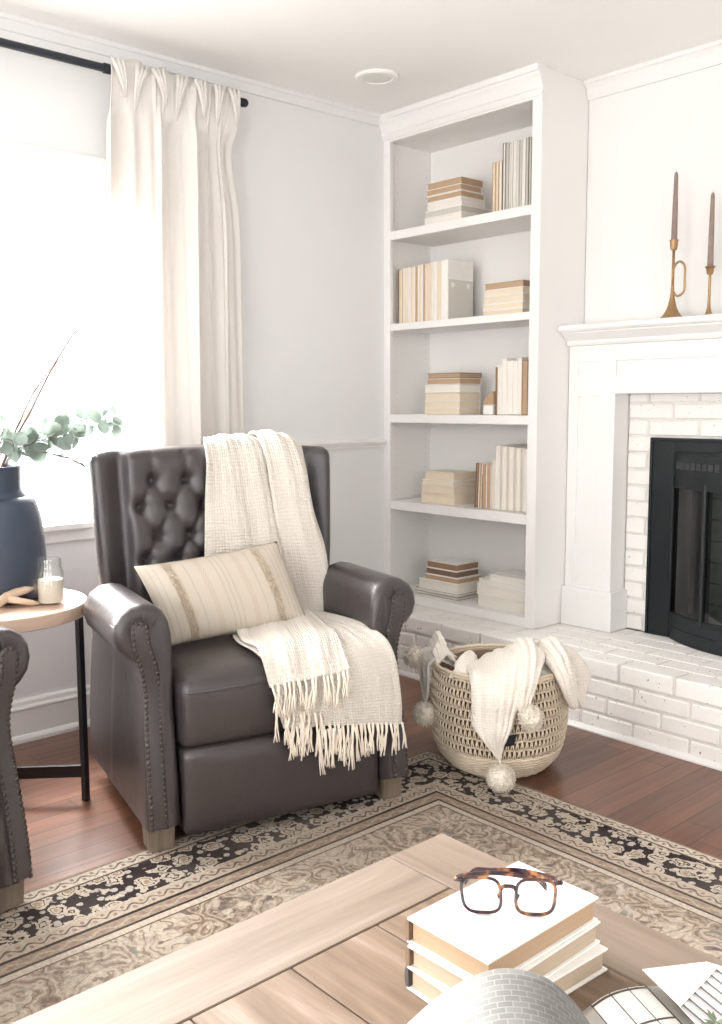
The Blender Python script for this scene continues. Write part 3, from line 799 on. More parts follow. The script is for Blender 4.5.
bm = BM(); box(bm, 0, .055, 0, .05, 0, .042, .004); obj('block', bm, CV['white'], t)
bm = BM()
prof = [(-.018, .044), (.058, .044), (.060, .088), (.052, .100), (.034, .092), (.008, .068)]
extr(bm, prof, .004, .046, 'y'); bmesh.ops.bevel(bm, geom=list(bm.edges), offset=.004, segments=2, affect='EDGES'); obj('wing', bm, CV['tan'], t, True, 50)
# fourth shelf
stack(Z[1], [(.042, .208, .15, 'cream', 'cream', 'thick cream', 0), (.044, .202, .15, 'cream', 'cream', 'thick cream ragged', 0), (.022, .196, .15, 'white', 'cream', 'thin cream', -.002), (.036, .180, .15, 'cream', 'cream', 'cream dark-backed', -.004)], 'on the fourth shelf down', 'stacked books on the fourth shelf down', .398)
row_of(Z[1], .512, [(.021, .193, 'brown', 'brown', 'brown leaning', .045), (.018, .196, 'white', 'tan', 'tan-edged', .03), (.026, .190, 'brown', 'tan', 'brown'), (.030, .190, 'white', 'tan', 'wide tan')], 'of four short brown ones, fourth shelf down', 'short brown books on the fourth shelf down')
row_of(Z[1], .612, [(.020, .208, 'white', 'cream', 'short cream')] + [(.0215 if k == 3 else .0172, .272 - k * .0012, 'cream' if k % 2 else 'white', 'grey' if k % 2 else 'white', 'slim grey-edged' if k % 2 else 'slim white') for k in range(9)] , 'in the tall pale row, fourth shelf down', 'tall pale books on the fourth shelf down')
book('slim white book ending the tall pale row against the fourth shelf side', .7905, .05, Z[1], .018, .19, .262, 'up', 'white', 'grey', 'tall pale books on the fourth shelf down')
# bottom shelf
stack(Z[0], [(.013, .270, .17, 'grey', 'white', 'broad thin grey', .0), (.015, .266, .17, 'grey', 'white', 'broad thin grey', .0), (.046, .244, .16, 'white', 'white', 'thick ivory', .0), (.026, .205, .16, 'white', 'tan', 'tan-edged', .006), (.030, .190, .15, 'white', 'dark', 'dark-edged', -.002), (.032, .182, .15, 'white', 'brown', 'brown-edged', -.004)], 'at left, bottom shelf', 'stacked books at left on the bottom shelf', .420)
stack(Z[0], [(.052, .268, .18, 'white', 'white', 'thick ivory cloth', 0), (.047, .270, .17, 'white', 'white', 'thick ivory cloth', 0), (.022, .262, .17, 'white', 'white', 'thin ivory', 0), (.024, .205, .16, 'white', 'white', 'small ivory', 0)], 'at right, bottom shelf', 'stacked books at right on the bottom shelf', .802)

# ================================================================== RUG
t = thing('area_rug', 'large faded persian rug with plum floral border under armchair and coffee table', 'rug', (RX0, RY1, 0))
bm = BM(); box(bm, RX0, RX1, RY0, RY1, .0005, .007, .002)
o = loc(obj('woven_pile', bm, M['rug'], t), (RX0, RY1, 0))
# the pattern is laid out in the rug's object space = world shifted by the Empty: keep both equal
o.location = (-RX0, -RY1, 0)

# ================================================================== ARMCHAIRS
AN = .235
def make_chair(name, label, group, loc_, rz):
    t = thing(name, label, 'armchair', loc_, rz, group)
    Lm = M['leather']
    def ff(z): return .015 - .055 * sstep(.05, .5, z)          # front plane leans back with height
    prof = [(.302, .078), (.345, .074), (.393, .078), (.390, .20), (.382, .33), (.374, .44), (.374, .488), (.392, .508), (.422, .528), (.443, .553), (.452, .585), (.448, .617), (.432, .643), (.405, .660), (.374, .666), (.344, .660), (.320, .643), (.305, .615), (.299, .58), (.297, .52), (.298, .40), (.300, .22)]
    cx, cz = .372, .40
    for sgn in (-1, 1):
        bm = BM()
        rings = []
        def ring(inset, dy, back=None):
            r = []
            for s, z in prof:
                # inset towards the profile's own spine
                s0 = .345 if z < .5 else .378; z0 = z if z < .5 else .585
                z0 = min(z0, .585); 
                ds, dz = s0 - s, (z0 - z) if z >= .5 else 0
                l = math.hypot(ds, dz) or 1
                s_, z_ = s + ds / l * inset, z + dz / l * inset + (inset * .3 if z < .1 else 0)
                y = (-ff(z) + dy) if back is None else back
                if back is None and z > .45: y += -.006 * math.sin((z - .45) / .22 * PI)
                r.append((sgn * s_, y, z_))
            return r
        for inset, dy in ((.030, -.004), (.020, -.006), (.010, -.002), (.003, .006), (0, .018), (0, .05)): rings.append(ring(inset, dy))
        for yb in (.12, .2, .28, .34): rings.append([(a[0] - sgn * .0 , yb, a[2]) for a in ring(0, 0, yb)])
        for inset, yb in ((0, .38), (.008, .402), (.03, .412)): rings.append(ring(inset, 0, yb))
        V = grid(bm, rings, closed_v=True)
        for row in (V[0], V[-1]):
            bm.faces.new(row)
        arm = obj('arm', bm, Lm, t, True, 60)
        # raised front panel that follows the scroll
        bm = BM()
        path = [(.364, .085), (.364, .20), (.361, .32), (.357, .43), (.366, .50), (.382, .555), (.386, .60)]
        P = [Vector((s, 0, z)) for s, z in path]; n = 26; hw = .024
        pts = [cr(P, i / n) for i in range(n + 1)]
        lft, rgt = [], []
        for i, p in enumerate(pts):
            tt = (pts[min(i + 1, n)] - pts[max(0, i - 1)]).normalized(); nn = Vector((-tt.z, 0, tt.x))
            lft.append(p - nn * hw); rgt.append(p + nn * hw)
        top = [pts[-1] + Vector((math.cos(a) * hw, 0, math.sin(a) * hw)) for a in [PI * k / 8 for k in range(1, 8)]]
        outline = lft + top + rgt[::-1]
        def yfr(z): 
            y = -ff(z) - .0035
            if z > .45: y += -.006 * math.sin((z - .45) / .22 * PI)
            return y
        for a, b_ in ((0, .002), (.002, -.004)): pass
        rgs = []
        for sc, dy in ((0, .004), (0, -.004), (.004, -.007), (.014, -.008)):
            r = []
            for i, p in enumerate(outline):
                c_ = pts[min(i, n)] if i <= n else (pts[-1] if i < n + 8 else pts[max(0, 2 * n + 7 - i + 1)] if 2 * n + 8 - i <= n else pts[-1])
                c_ = min(pts, key=lambda q: (q - p).length)
                q = p + (c_ - p) * (sc / hw)
                r.append((sgn * q.x, yfr(q.z) + dy, q.z))
            rgs.append(r)
        V = grid(bm, rgs, closed_v=True)
        for i in range(n):   # cap by bridging the two sides
            a, b_ = V[-1][i], V[-1][i + 1]; m_ = len(outline)
            try: bm.faces.new([a, b_, V[-1][m_ - 2 - i], V[-1][m_ - 1 - i]])
            except ValueError: pass
        try: bm.faces.new(V[-1][n:n + 9])
        except ValueError: pass
        pn = obj('front_panel', bm, Lm, arm, True, 50)
        # nailheads round the panel
        bm = BM(); inner = []
        for i, p in enumerate(outline):
            c_ = min(pts, key=lambda q: (q - p).length); inner.append(p + (c_ - p) * .22)
        acc = 0; last = inner[0]; step = .0142; spots = [inner[0]]
        for q in inner[1:]:
            seg = (q - last).length; d0 = acc
            while acc + 1e-9 < 0: pass
            k = step - d0
            while k <= seg:
                spots.append(last + (q - last) * (k / seg)); k += step
            acc = (d0 + seg) % step; last = q
        for q in spots:
            lathe_pts = [(.0062, 0), (.0055, .0018), (.0035, .0032), (.0005, .0040)]
            P2 = [[(sgn * (q.x + r * math.cos(2 * PI * k / 8)), yfr(q.z) - .0055 - h, q.z + r * math.sin(2 * PI * k / 8)) for k in range(8)] for r, h in lathe_pts]
            V = grid(bm, P2, closed_v=True); bm.faces.new(V[-1])
        obj('nailhead_trim', bm, M['chrome'], arm, True)
        # pleat seams on the scroll front
        bm = BM()
        for a in (20, 55, 95, 135):
            ca, sa = math.cos(math.radians(a)), math.sin(math.radians(a))
            tube(bm, [(sgn * (.378 + ca * r), -ff(.6) - .006 + dy, .585 + sa * r) for r, dy in ((.034, -.004), (.052, .000), (.066, .006), (.0745, .020), (.076, .045))], .0022, 6)
        obj('pleat_piping', bm, Lm, arm, True)
    # seat cushion
    def seat_fn(q, u):
        x, y, z = q
        top = sstep(-.02, .09, z)
        fx_ = (1 - (x / .31) ** 4); fy = 1 - (abs(y) / .28) ** 4
        z2 = z + top * (.030 * fx_ * max(fy, 0) + .004)
        fr = sstep(.02, .27, -y)
        y2 = y - fr * .014 * fx_ * (1 - (z / .12) ** 2)
        return (x, y2, z2)
    bm = BM(); rbox(bm, .294, .268, .092, .028, (22, 18, 8), (0, .262, .362), seat_fn); cu = obj('seat_cushion', bm, Lm, t, True)
    bm = BM(); tube(bm, [(-.288, .05, .430), (-.286, .006, .428), (-.27, -.010, .426), (-.14, -.021, .430), (0, -.024, .432), (.14, -.021, .430), (.27, -.010, .426), (.286, .006, .428), (.288, .05, .430)], .0035, 6)
    obj('welt', bm, Lm, cu, True)
    # footrest panel and body
    def fr_fn(q, u):
        x, y, z = q
        return (x, y - (.010 * (1 - (x / .3) ** 4) * (1 - (z / .13) ** 4) if y < 0 else 0), z)
    bm = BM(); rbox(bm, .294, .05, .118, .016, (18, 6, 10), (0, .033, .158), fr_fn); obj('footrest_panel', bm, Lm, t, True)
    bm = BM(); box(bm, -.297, .297, .085, .63, .075, .30, .01); obj('base_frame', bm, Lm, t)
    for sgn in (-1, 1):
        bm = BM()
        lowp = [(.302, .0785), (.345, .0745), (.3925, .0785), (.3895, .20), (.3815, .33), (.3735, .44), (.3735, .50), (.302, .50)]
        extr(bm, [(sgn * a, z) for a, z in lowp], .30, .645, 'y'); bmesh.ops.bevel(bm, geom=[e for e in bm.edges if min(v.co.y for v in e.verts) > .6], offset=.012, segments=3, affect='EDGES')
        obj('side_panel', bm, Lm, t, True, 40)
    # backrest: wings, tufts
    W, Hh = .398, .240
    rows = [(.944, (-.21, -.105, 0, .105, .21)), (.868, (-.252, -.156, -.052, .052, .156, .252)), (.775, (-.205, -.1, 0, .1, .205)), (.705, (-.246, -.145, -.05, .05, .145, .246))]
    btn = [(x - (0.03 if True else 0) * 0, z) for z, xs in rows for x in xs]
    segs = []
    for z, xs in rows:
        for x in xs:
            for z2, xs2 in rows:
                if z2 < z and z - z2 < .1:
                    for x2 in xs2:
                        if abs(x2 - x) < .06: segs.append((x, z, x2, z2))
    for x in rows[0][1]: segs.append((x, .944, x, 1.045))
    for x in rows[3][1]: segs.append((x, .705, x, .60))
    def segd(px, pz, s):
        x0, z0, x1, z1 = s; dx, dz = x1 - x0, z1 - z0
        u = max(0, min(1, ((px - x0) * dx + (pz - z0) * dz) / (dx * dx + dz * dz)))
        return math.hypot(px - x0 - u * dx, pz - z0 - u * dz)
    def back_fn(q, u):
        x, y, z = q; Zw = z + .794
        front = sstep(.02, -.08, y)
        wing = sstep(.285, .385, abs(x))
        y2 = y - front * wing * (.034 + .010 * sstep(.56, .75, Zw))
        # wing curls to a soft rounded outer face
        x2 = x * (1 - .02 * front * wing) * (1 - .16 * sstep(-.07, .085, y)) * (.975 + .035 * sstep(.56, 1.04, Zw))
        pad = 0
        if abs(x) < .31:
            dmin = min(math.hypot(x - a, Zw - c_) for a, c_ in btn); dl = min(segd(x, Zw, s) for s in segs)
            k = sstep(.31, .27, abs(x))
            pad = k * (.0065 * (1 - math.exp(-(dl / .009) ** 2)) + .020 * (1 - math.exp(-(dmin / .013) ** 2)) + .012 * (1 - math.exp(-(dmin / .030) ** 2)))
            y2 -= front * pad
        # the top rolls over, the lower end tucks in
        z2 = z + .012 * (1 - (x / W) ** 2) * sstep(.1, .24, z)
        if abs(x) > .25 and z < -.17: y2 += front * wing * .045 * sstep(-.17, -.245, z)
        y2 += (Zw - .56) * .07
        return (x2, y2, z2)
    bm = BM(); rbox(bm, W, .085, Hh, .032, (110, 14, 84), (0, .565, .794), back_fn); bk = obj('backrest', bm, Lm, t, True)
    bm = BM()
    for a, c_ in btn:
        yb = .565 - .085 + (c_ - .56) * .07 + .003
        P2 = [[(a + r * math.cos(2 * PI * k / 12), yb - h, c_ + r * math.sin(2 * PI * k / 12)) for k in range(12)] for r, h in ((.013, 0), (.012, .004), (.008, .0065), (.001, .0075))]
        V = grid(bm, P2, closed_v=True); bm.faces.new(V[-1])
    obj('tufting_buttons', bm, Lm, bk, True)
    for sx in (-1, 1):
        for yy, nm in ((.010, 'leg'), (.57, 'leg')):
            bm = BM(); c0 = Vector((sx * (.350 if yy < .1 else .318), yy + (.030 if yy < .1 else .0), 0))
            lo, hi = .033, .036
            A = [(c0.x + a * lo, c0.y + b_ * lo, .0075 if yy < .1 else .0005) for a, b_ in ((-1, -1), (1, -1), (1, 1), (-1, 1))]
            B = [(c0.x + a * hi, c0.y + b_ * hi, .080) for a, b_ in ((-1, -1), (1, -1), (1, 1), (-1, 1))]
            V = grid(bm, [A, B], closed_v=True); bm.faces.new(V[0]); bm.faces.new(V[1])
            bmesh.ops.bevel(bm, geom=list(bm.edges), offset=.004, segments=2, affect='EDGES')
            uvl = bm.loops.layers.uv.active
            for f in bm.faces:
                for lp in f.loops: lp[uvl].uv = (lp.vert.co.z, lp.vert.co.x + lp.vert.co.y)
            obj(nm, bm, M['oakleg'], t)
    return t
RZ1 = PI / 2 - AN; O1 = Vector((1.174, -1.486, 0))
make_chair('recliner_armchair', 'tufted grey-brown leather armchair draped with a cream throw', 'matching leather armchairs', O1, RZ1)
RZ2 = PI / 2 + .20
make_chair('recliner_armchair', 'grey-brown leather armchair cut off at the left edge, nearest side table', 'matching leather armchairs', (1.178, -2.574, 0), RZ2)

def ch(s, f, z):   # chair-space point (side, forward, up) -> world
    a = RZ1; x, y = s, -f
    return Vector((O1.x + x * math.cos(a) - y * math.sin(a), O1.y + x * math.sin(a) + y * math.cos(a), z))

# ================================================================== PILLOW
t = thing('lumbar_pillow', 'cream and tan striped lumbar pillow leaning on the tufted chair back', 'pillow', ch(-.05, -.33, .50))
Tp = ch(-.05, -.33, .50)
bm = BM(); uvl = bm.loops.layers.uv.active
TL, BL, TR, BR = ch(-.315, -.335, .715), ch(-.245, -.245, .492), ch(.135, -.345, .755), ch(.200, -.245, .505)
nrm = (TR - TL).cross(BL - TL).normalized()
if nrm.dot(ch(0, 1, 0) - ch(0, 0, 0)) < 0: nrm = -nrm
nu, nv = 44, 26
for side in (1, -1):
    V = []
    for i in range(nu + 1):
        u = i / nu; row = []
        for j in range(nv + 1):
            v = j / nv
            pu, pv = 1 - abs(2 * u - 1) ** 3.2, 1 - abs(2 * v - 1) ** 2.4
            th = .066 * (max(pu, 0) ** .55) * (max(pv, 0) ** .6)
            # edges bow inwards between the corners
            uu = u + (-.018 if u < .5 else .018) * -abs(2 * u - 1) ** 2 * (1 - (2 * v - 1) ** 2)
            vv = v - .03 * (2 * v - 1) * (1 - (2 * u - 1) ** 2) * abs(2 * v - 1)
            p = TL * (1 - uu) * (1 - vv) + TR * uu * (1 - vv) + BL * (1 - uu) * vv + BR * uu * vv
            p = p + nrm * side * th
            p += nrm * side * .006 * noise.noise(p * 14) * pu * pv
            row.append(bm.verts.new(p - Tp))
        V.append(row)
    for i in range(nu):
        for j in range(nv):
            f = bm.faces.new([V[i][j], V[i + 1][j], V[i + 1][j + 1], V[i][j + 1]])
            for lp, (a, b_) in zip(f.loops, ((i, j), (i + 1, j), (i + 1, j + 1), (i, j + 1))): lp[uvl].uv = (a / nu, b_ / nv)
bmesh.ops.remove_doubles(bm, verts=bm.verts, dist=.0004)
obj('pillow_cover', bm, M['pillow'], t, True)
bm = BM()     # tufted fringe bands on the two wide tan stripes
random.seed(3)
def pil(u, v, lift=0):
    pu, pv = 1 - abs(2 * u - 1) ** 3.2, 1 - abs(2 * v - 1) ** 2.4
    th = .066 * (max(pu, 0) ** .55) * (max(pv, 0) ** .6)
    vv = v - .03 * (2 * v - 1) * (1 - (2 * u - 1) ** 2) * abs(2 * v - 1)
    return TL * (1 - u) * (1 - vv) + TR * u * (1 - vv) + BL * (1 - u) * vv + BR * u * vv + nrm * (th + lift) - Tp
tuftm = simple('tan_tuft_yarn', (.60, .51, .40), .95, var=.2, vscale=60)
for uc in (.175, .79):
    bm = BM()
    for k in range(170):
        v = random.uniform(.03, .97); u = uc + random.uniform(-.028, .02)
        tube(bm, [pil(u, v, .001), pil(u + .004, v + .006, .007), pil(u + random.uniform(.0, .012), min(.985, v + random.uniform(.015, .035)), .005)], .0011, 4)
    obj('tufted_stripe', bm, tuftm, t, True)

# ================================================================== THROW ON THE CHAIR
t = thing('throw_blanket', 'cream gauze throw with fringe draped over the armchair back and seat', 'blanket', ch(.15, -.4, .5)); Tb = ch(.15, -.4, .5)
def cs(rows): return [[ch(*p) - Tb for p in r] for r in rows]
bm = BM()
def frip(a, seed):
    def f(u, v): return a * math.sin(v * 17 + seed + 2.0 * math.sin(u * 3 + seed)) * (.4 + .6 * u) + .0014 * math.sin(v * 62 + 3 * math.sin(u * 5 + seed)) + .0008 * math.sin(v * 105 + u * 9)
    return f
# left panel hanging in front of the back rest (over the top edge and down behind the pillow)
sheet(bm, cs([
    [(.03, -.66, .90), (.07, -.665, .90), (.12, -.665, .90), (.175, -.66, .90)],
    [(.02, -.658, .99), (.06, -.66, .995), (.11, -.66, .995), (.175, -.655, .99)],
    [(-.005, -.60, 1.062), (.05, -.60, 1.068), (.11, -.60, 1.068), (.172, -.60, 1.056)],
    [(-.040, -.495, 1.056), (.03, -.500, 1.064), (.10, -.500, 1.063), (.170, -.50, 1.052)],
    [(-.050, -.450, .985), (.03, -.458, .985), (.10, -.456, .985), (.175, -.452, .985)],
    [(-.060, -.448, .85), (.03, -.438, .85), (.11, -.438, .85), (.185, -.432, .85)],
    [(-.068, -.438, .70), (.04, -.425, .70), (.12, -.425, .70), (.20, -.42, .70)],
    [(-.068, -.432, .54), (.05, -.42, .54), (.14, -.42, .54), (.225, -.415, .54)]]), 90, 44, .006, .006, 9, seed=1, fold=frip(.004, .5))
# right fold laid over it, spilling outwards as it falls to the seat
sheet(bm, cs([
    [(.150, -.665, .92), (.20, -.668, .92), (.25, -.668, .92), (.285, -.664, .92)],
    [(.158, -.66, .995), (.20, -.665, 1.00), (.25, -.665, 1.00), (.290, -.66, .99)],
    [(.150, -.60, 1.074), (.20, -.60, 1.076), (.25, -.60, 1.066), (.292, -.60, 1.052)],
    [(.145, -.500, 1.066), (.20, -.492, 1.070), (.25, -.487, 1.060), (.290, -.50, 1.042)],
    [(.145, -.440, .985), (.20, -.430, .985), (.25, -.420, .975), (.283, -.445, .965)],
    [(.160, -.428, .85), (.21, -.408, .85), (.26, -.398, .85), (.290, -.410, .845)],
    [(.185, -.418, .72), (.23, -.395, .72), (.28, -.385, .72), (.322, -.392, .73)],
    [(.205, -.410, .60), (.25, -.385, .60), (.30, -.365, .60), (.334, -.375, .62)],
    [(.235, -.395, .505), (.27, -.365, .500), (.31, -.345, .498), (.338, -.36, .50)]]), 90, 34, .007, .005, 10, seed=4, fold=frip(.004, 2.0))
# the run across the seat and over the front edge
sheet(bm, cs([
    [(-.005, -.37, .500), (.12, -.40, .515), (.22, -.40, .520), (.285, -.38, .515)],
    [(-.045, -.27, .501), (.09, -.29, .513), (.20, -.30, .518), (.285, -.28, .520)],
    [(-.072, -.16, .502), (.08, -.17, .510), (.20, -.17, .516), (.292, -.16, .522)],
    [(-.060, -.07, .497), (.08, -.06, .508), (.20, -.06, .513), (.305, -.055, .522)],
    [(-.052, -.005, .476), (.08, .005, .486), (.21, .010, .490), (.325, .008, .492)],
    [(-.045, .040, .425), (.08, .050, .430), (.22, .050, .425), (.345, .034, .420)],
    [(-.038, .048, .360), (.09, .056, .355), (.23, .056, .345), (.352, .042, .335)],
    [(-.020, .044, .300), (.10, .052, .292), (.24, .052, .272), (.355, .042, .250)]]), 80, 70, .007, .007, 8, seed=9, fold=frip(.003, 1.0))
# upper fold doubled back over it, ending in its own fringe
sheet(bm, cs([
    [(-.01, -.35, .512), (.10, -.37, .530), (.18, -.36, .534), (.235, -.33, .530)],
    [(-.042, -.24, .513), (.06, -.25, .527), (.15, -.25, .532), (.215, -.24, .530)],
    [(-.068, -.14, .513), (.03, -.14, .524), (.12, -.13, .529), (.195, -.12, .527)],
    [(-.062, -.05, .510), (.02, -.04, .520), (.10, -.03, .523), (.180, -.02, .521)],
    [(-.066, .010, .485), (.01, .022, .492), (.09, .030, .494), (.170, .036, .490)],
    [(-.062, .050, .425), (.01, .064, .432), (.09, .072, .438), (.165, .074, .445)]]), 60, 44, .008, .007, 9, seed=13, fold=frip(.004, 3.3))
obj('woven_cloth', bm, M['gauze'], t, True)
bm = BM(); random.seed(11)
def fringe(a, b_, n, ln, out=.0, sway=.0, mid=None):
    """tassels of a few yarns along the hem a-b (chair space)"""
    for k in range(n):
        u = (k + .5) / n + random.uniform(-.3, .3) / n
        if mid: q = [a[i] * (1 - u) ** 2 + 2 * mid[i] * u * (1 - u) + b_[i] * u * u for i in range(3)]
        else: q = [a[i] * (1 - u) + b_[i] * u for i in range(3)]
        l = ln * random.uniform(.75, 1.12); dx = random.uniform(-.014, .014) + sway
        for yv in range(4):
            ox, oy = random.uniform(-.0035, .0035), random.uniform(-.003, .003); ex = random.uniform(-.007, .007); wv = random.uniform(-.005, .005)
            pts = [(q[0] + ox, q[1] + oy, q[2] + .006), (q[0] + ox * .5 + dx * .2, q[1] + oy + .004 + out * .5, q[2] - l * .22), (q[0] + dx * .6 + ex + wv, q[1] + oy + out, q[2] - l * .62), (q[0] + dx + ex * 1.6, q[1] + oy + out, q[2] - l)]
            P = [Vector(p) for p in pts]
            tube(bm, [ch(*cr(P, m_ / 6)) - Tb for m_ in range(7)], .0021, 5, rs=[.0024, .0026, .0023, .0021, .0020, .0019, .0014])
fringe((-.064, .055, .425), (.165, .080, .443), 15, .085, .012)
fringe((-.020, .052, .305), (.355, .052, .252), 27, .085, .004, mid=(.17, .058, .285))
fringe((-.050, .055, .365), (.09, .062, .325), 9, .10, .002)
fringe((.07, .064, .282), (.20, .062, .268), 9, .112, .002)
obj('fringe', bm, M['fringe'], t, True)

# ================================================================== CURTAIN
t = thing('curtain', 'white linen curtain panel gathered on the dark rod beside the window', 'curtain', (.10, -1.10, 0)); Tc = Vector((.10, -1.10, 0))
bm = BM(); random.seed(5)
NY, NZ = 220, 60
P = []
for i in range(NZ + 1):
    z = .012 + (2.352 - .012) * i / NZ
    row = []
    hd = sstep(2.12, 2.30, z)                     # the header is cinched on the rod
    waist = math.exp(-((z - 2.12) / .16) ** 2)
    for j in range(NY + 1):
        u = j / NY
        y0 = -1.385 + .545 * u - .035 * waist * sstep(.6, 1, u) - .02 * (1 - u) * sstep(2.3, 1.2, z)
        f1 = 2 * PI * (4.6 * u + .42 * math.sin(2 * PI * 1.15 * u + 1.1) + .12 * math.sin(2 * PI * 2.7 * u)) + .5 * math.sin(z * 1.3 + 2.5 * u)
        f2 = 2 * PI * (11.5 * u + .3 * math.sin(2 * PI * 2.1 * u + .4))
        a1 = .034 * (.65 + .45 * math.sin(u * 11 + 2)) * (1 - .55 * hd)
        wv = math.sin(f1); fold_ = wv - .28 * math.sin(2 * f1 + .6) + .14 * math.sin(3 * f1 + z * .8)
        x = .098 + a1 * fold_ + .006 * math.sin(f2 + z * 1.5) * (.4 + .6 * sstep(.8, 2.1, z))
        y = y0 + .012 * math.cos(f1) * (1 - hd)
        if hd > 0: x = x * (1 - .75 * hd) + .75 * hd * (.108 + .011 * math.sin(f2) + .004 * math.sin(f2 * 2.2))
        zz = z + (.009 * math.sin(f2 * .5 + 1.2) + .010 * math.sin(u * 6)) * sstep(2.30, 2.352, z)
        row.append((max(x, .036 if hd < .3 else .1065), y, zz))
    P.append(row)
grid(bm, P)
for v in bm.verts: v.co -= Tc
o = obj('linen_drape', bm, M['curtain'], t, True)
sd = o.modifiers.new('cloth_thickness', 'SOLIDIFY'); sd.thickness = .0025; sd.offset = 0
bm = BM()
for u in (.06, .2, .35, .5, .66, .8, .93):       # pinch pleats at the header
    y = -1.385 + .545 * u
    for dy in (-.008, 0, .008):
        k_ = .02 * math.sin(u * 23); tube(bm, [Vector((.112, y + k_ + dy * .2, 2.215 + k_)) - Tc, Vector((.121, y + k_ * .7 + dy * .8, 2.27)) - Tc, Vector((.123, y + dy * 1.6, 2.32)) - Tc, Vector((.118, y - k_ * .5 + dy * 2.6, 2.352)) - Tc], .006, 8, rs=[.002, .006, .008, .007])
obj('header_pleats', bm, M['curtain'], t, True)
t = thing('curtain_rod', 'dark metal curtain rod with end caps above the window', 'curtain rod', (.09, -1.9, 2.322)); Tr = Vector((.09, -1.9, 2.322))
bm = BM(); tube(bm, [(0, -1.35, 0), (0, .515, 0)], .0135, 16); tube(bm, [(0, .50, 0), (0, .525, 0)], .017, 16); obj('outer_tube', bm, M['rodm'], t, True, 40)
bm = BM(); tube(bm, [(0, .52, 0), (0, 1.065, 0)], .010, 16); obj('inner_tube', bm, M['rodm'], t, True, 40)
bm = BM(); tube(bm, [(0, 1.06, 0), (0, 1.066, 0), (0, 1.075, 0), (0, 1.09, 0), (0, 1.096, 0)], .014, 16, rs=[.011, .016, .0165, .016, .011]); obj('finial', bm, M['rodm'], t, True, 40)
for yy in (.62, -1.3, 1.03):
    bm = BM(); tube(bm, [(-.089, yy, .0), (-.012, yy, -.006), (0, yy, -.018), (.016, yy, -.006), (.017, yy, .006)], .004, 8); tube(bm, [(-.0895, yy, .0), (-.084, yy, .0)], .02, 14); obj('bracket', bm, M['rodm'], t, True, 40)

# ================================================================== SIDE TABLE
TX, TY = .49, -1.997
t = thing('side_table', 'round wood-topped side table with thin black metal legs', 'side table', (TX, TY, 0))
bm = BM(); lathe(bm, [(.001, .566), (.242, .566), (.249, .569), (.249, .600), (.245, .605), (.001, .605)], 72)
uvl = bm.loops.layers.uv.active
for f in bm.faces:
    for lp in f.loops: c_ = lp.vert.co; lp[uvl].uv = (c_.x * .5 + c_.y * .9, c_.x + c_.z)
obj('tabletop', bm, M['sidetop'], t, True, 40)
la = math.atan2(-1.818 - TY, .628 - TX); lr = math.hypot(-1.818 - TY, .628 - TX)
legs = [la + k * 2 * PI / 3 for k in range(3)]
for a in legs:
    c_, s_ = math.cos(a) * lr, math.sin(a) * lr
    bm = BM(); box(bm, -.009, .009, -.009, .009, .0005, .566, .0015); bmesh.ops.transform(bm, matrix=Matrix.Translation((c_, s_, 0)) @ Matrix.Rotation(math.radians(20), 4, 'Z'), verts=bm.verts); obj('leg', bm, M['black'], t)
for a in legs:
    bm = BM(); box(bm, .004, lr - .008, -.006, .006, .074, .110, .001); bmesh.ops.transform(bm, matrix=Matrix.Rotation(a, 4, 'Z'), verts=bm.verts); obj('stretcher', bm, M['black'], t)
bm = BM(); 
for a in legs:
    box(bm, .0, lr, -.006, .006, .552, .5658, .001, M4=Matrix.Rotation(a, 4, 'Z'))
obj('top_support', bm, M['black'], t)
# candle jar
JX, JY, JZ = .600, -1.888, .606
t = thing('jar_candle', 'cream candle in a clear glass jar on the side table', 'candle', (JX, JY, JZ))
bm = BM(); lathe(bm, [(.001, .003), (.034, .003), (.038, .008), (.0385, .09), (.036, .100), (.0325, .106), (.0325, .112), (.034, .113), (.034, .116), (.0325, .118), (.034, .120), (.034, .124), (.0325, .127), (.0325, .134), (.0305, .134), (.0305, .106), (.0355, .090), (.0355, .010), (.001, .006)], 40, cap=False); obj('glass_jar', bm, M['jar'], t, True, 40)
bm = BM(); lathe(bm, [(.001, .0065), (.0345, .0065), (.0350, .011), (.0350, .070), (.033, .072), (.001, .071)], 32); obj('wax', bm, M['wax'], t, True, 40)
bm = BM(); tube(bm, [(0, 0, .0705), (.001, 0, .080), (.003, .001, .086)], .0012, 6); obj('wick', bm, M['twig'], t)
# wooden coaster-like book board under driftwood
t = thing('driftwood', 'pale crooked piece of driftwood lying on the side table', 'driftwood', (.575, -2.03, .606))
bm = BM(); pts = [(.075, -.12, .012), (.060, -.085, .014), (.045, -.05, .016), (.02, -.01, .020), (0, .02, .030), (-.01, .055, .038), (-.012, .085, .042), (-.005, .105, .045)]
tube(bm, pts, .01, 10, rs=[.006, .011, .012, .013, .014, .013, .011, .005])
tube(bm, [(0, .02, .028), (.02, .05, .020), (.026, .085, .009), (.03, .105, .008)], .008, 8, rs=[.012, .010, .008, .004])
tube(bm, [(-.01, .055, .038), (-.03, .06, .048), (-.04, .075, .050)], .008, 8, rs=[.010, .008, .003])
tube(bm, [(.045, -.05, .015), (.03, -.075, .012), (.01, -.10, .0085)], .008, 8, rs=[.010, .009, .006])
for v in bm.verts: v.co += Vector((1, 1, 1)) * .0025 * noise.noise(v.co * 60)
obj('branch', bm, M['drift'], t, True)

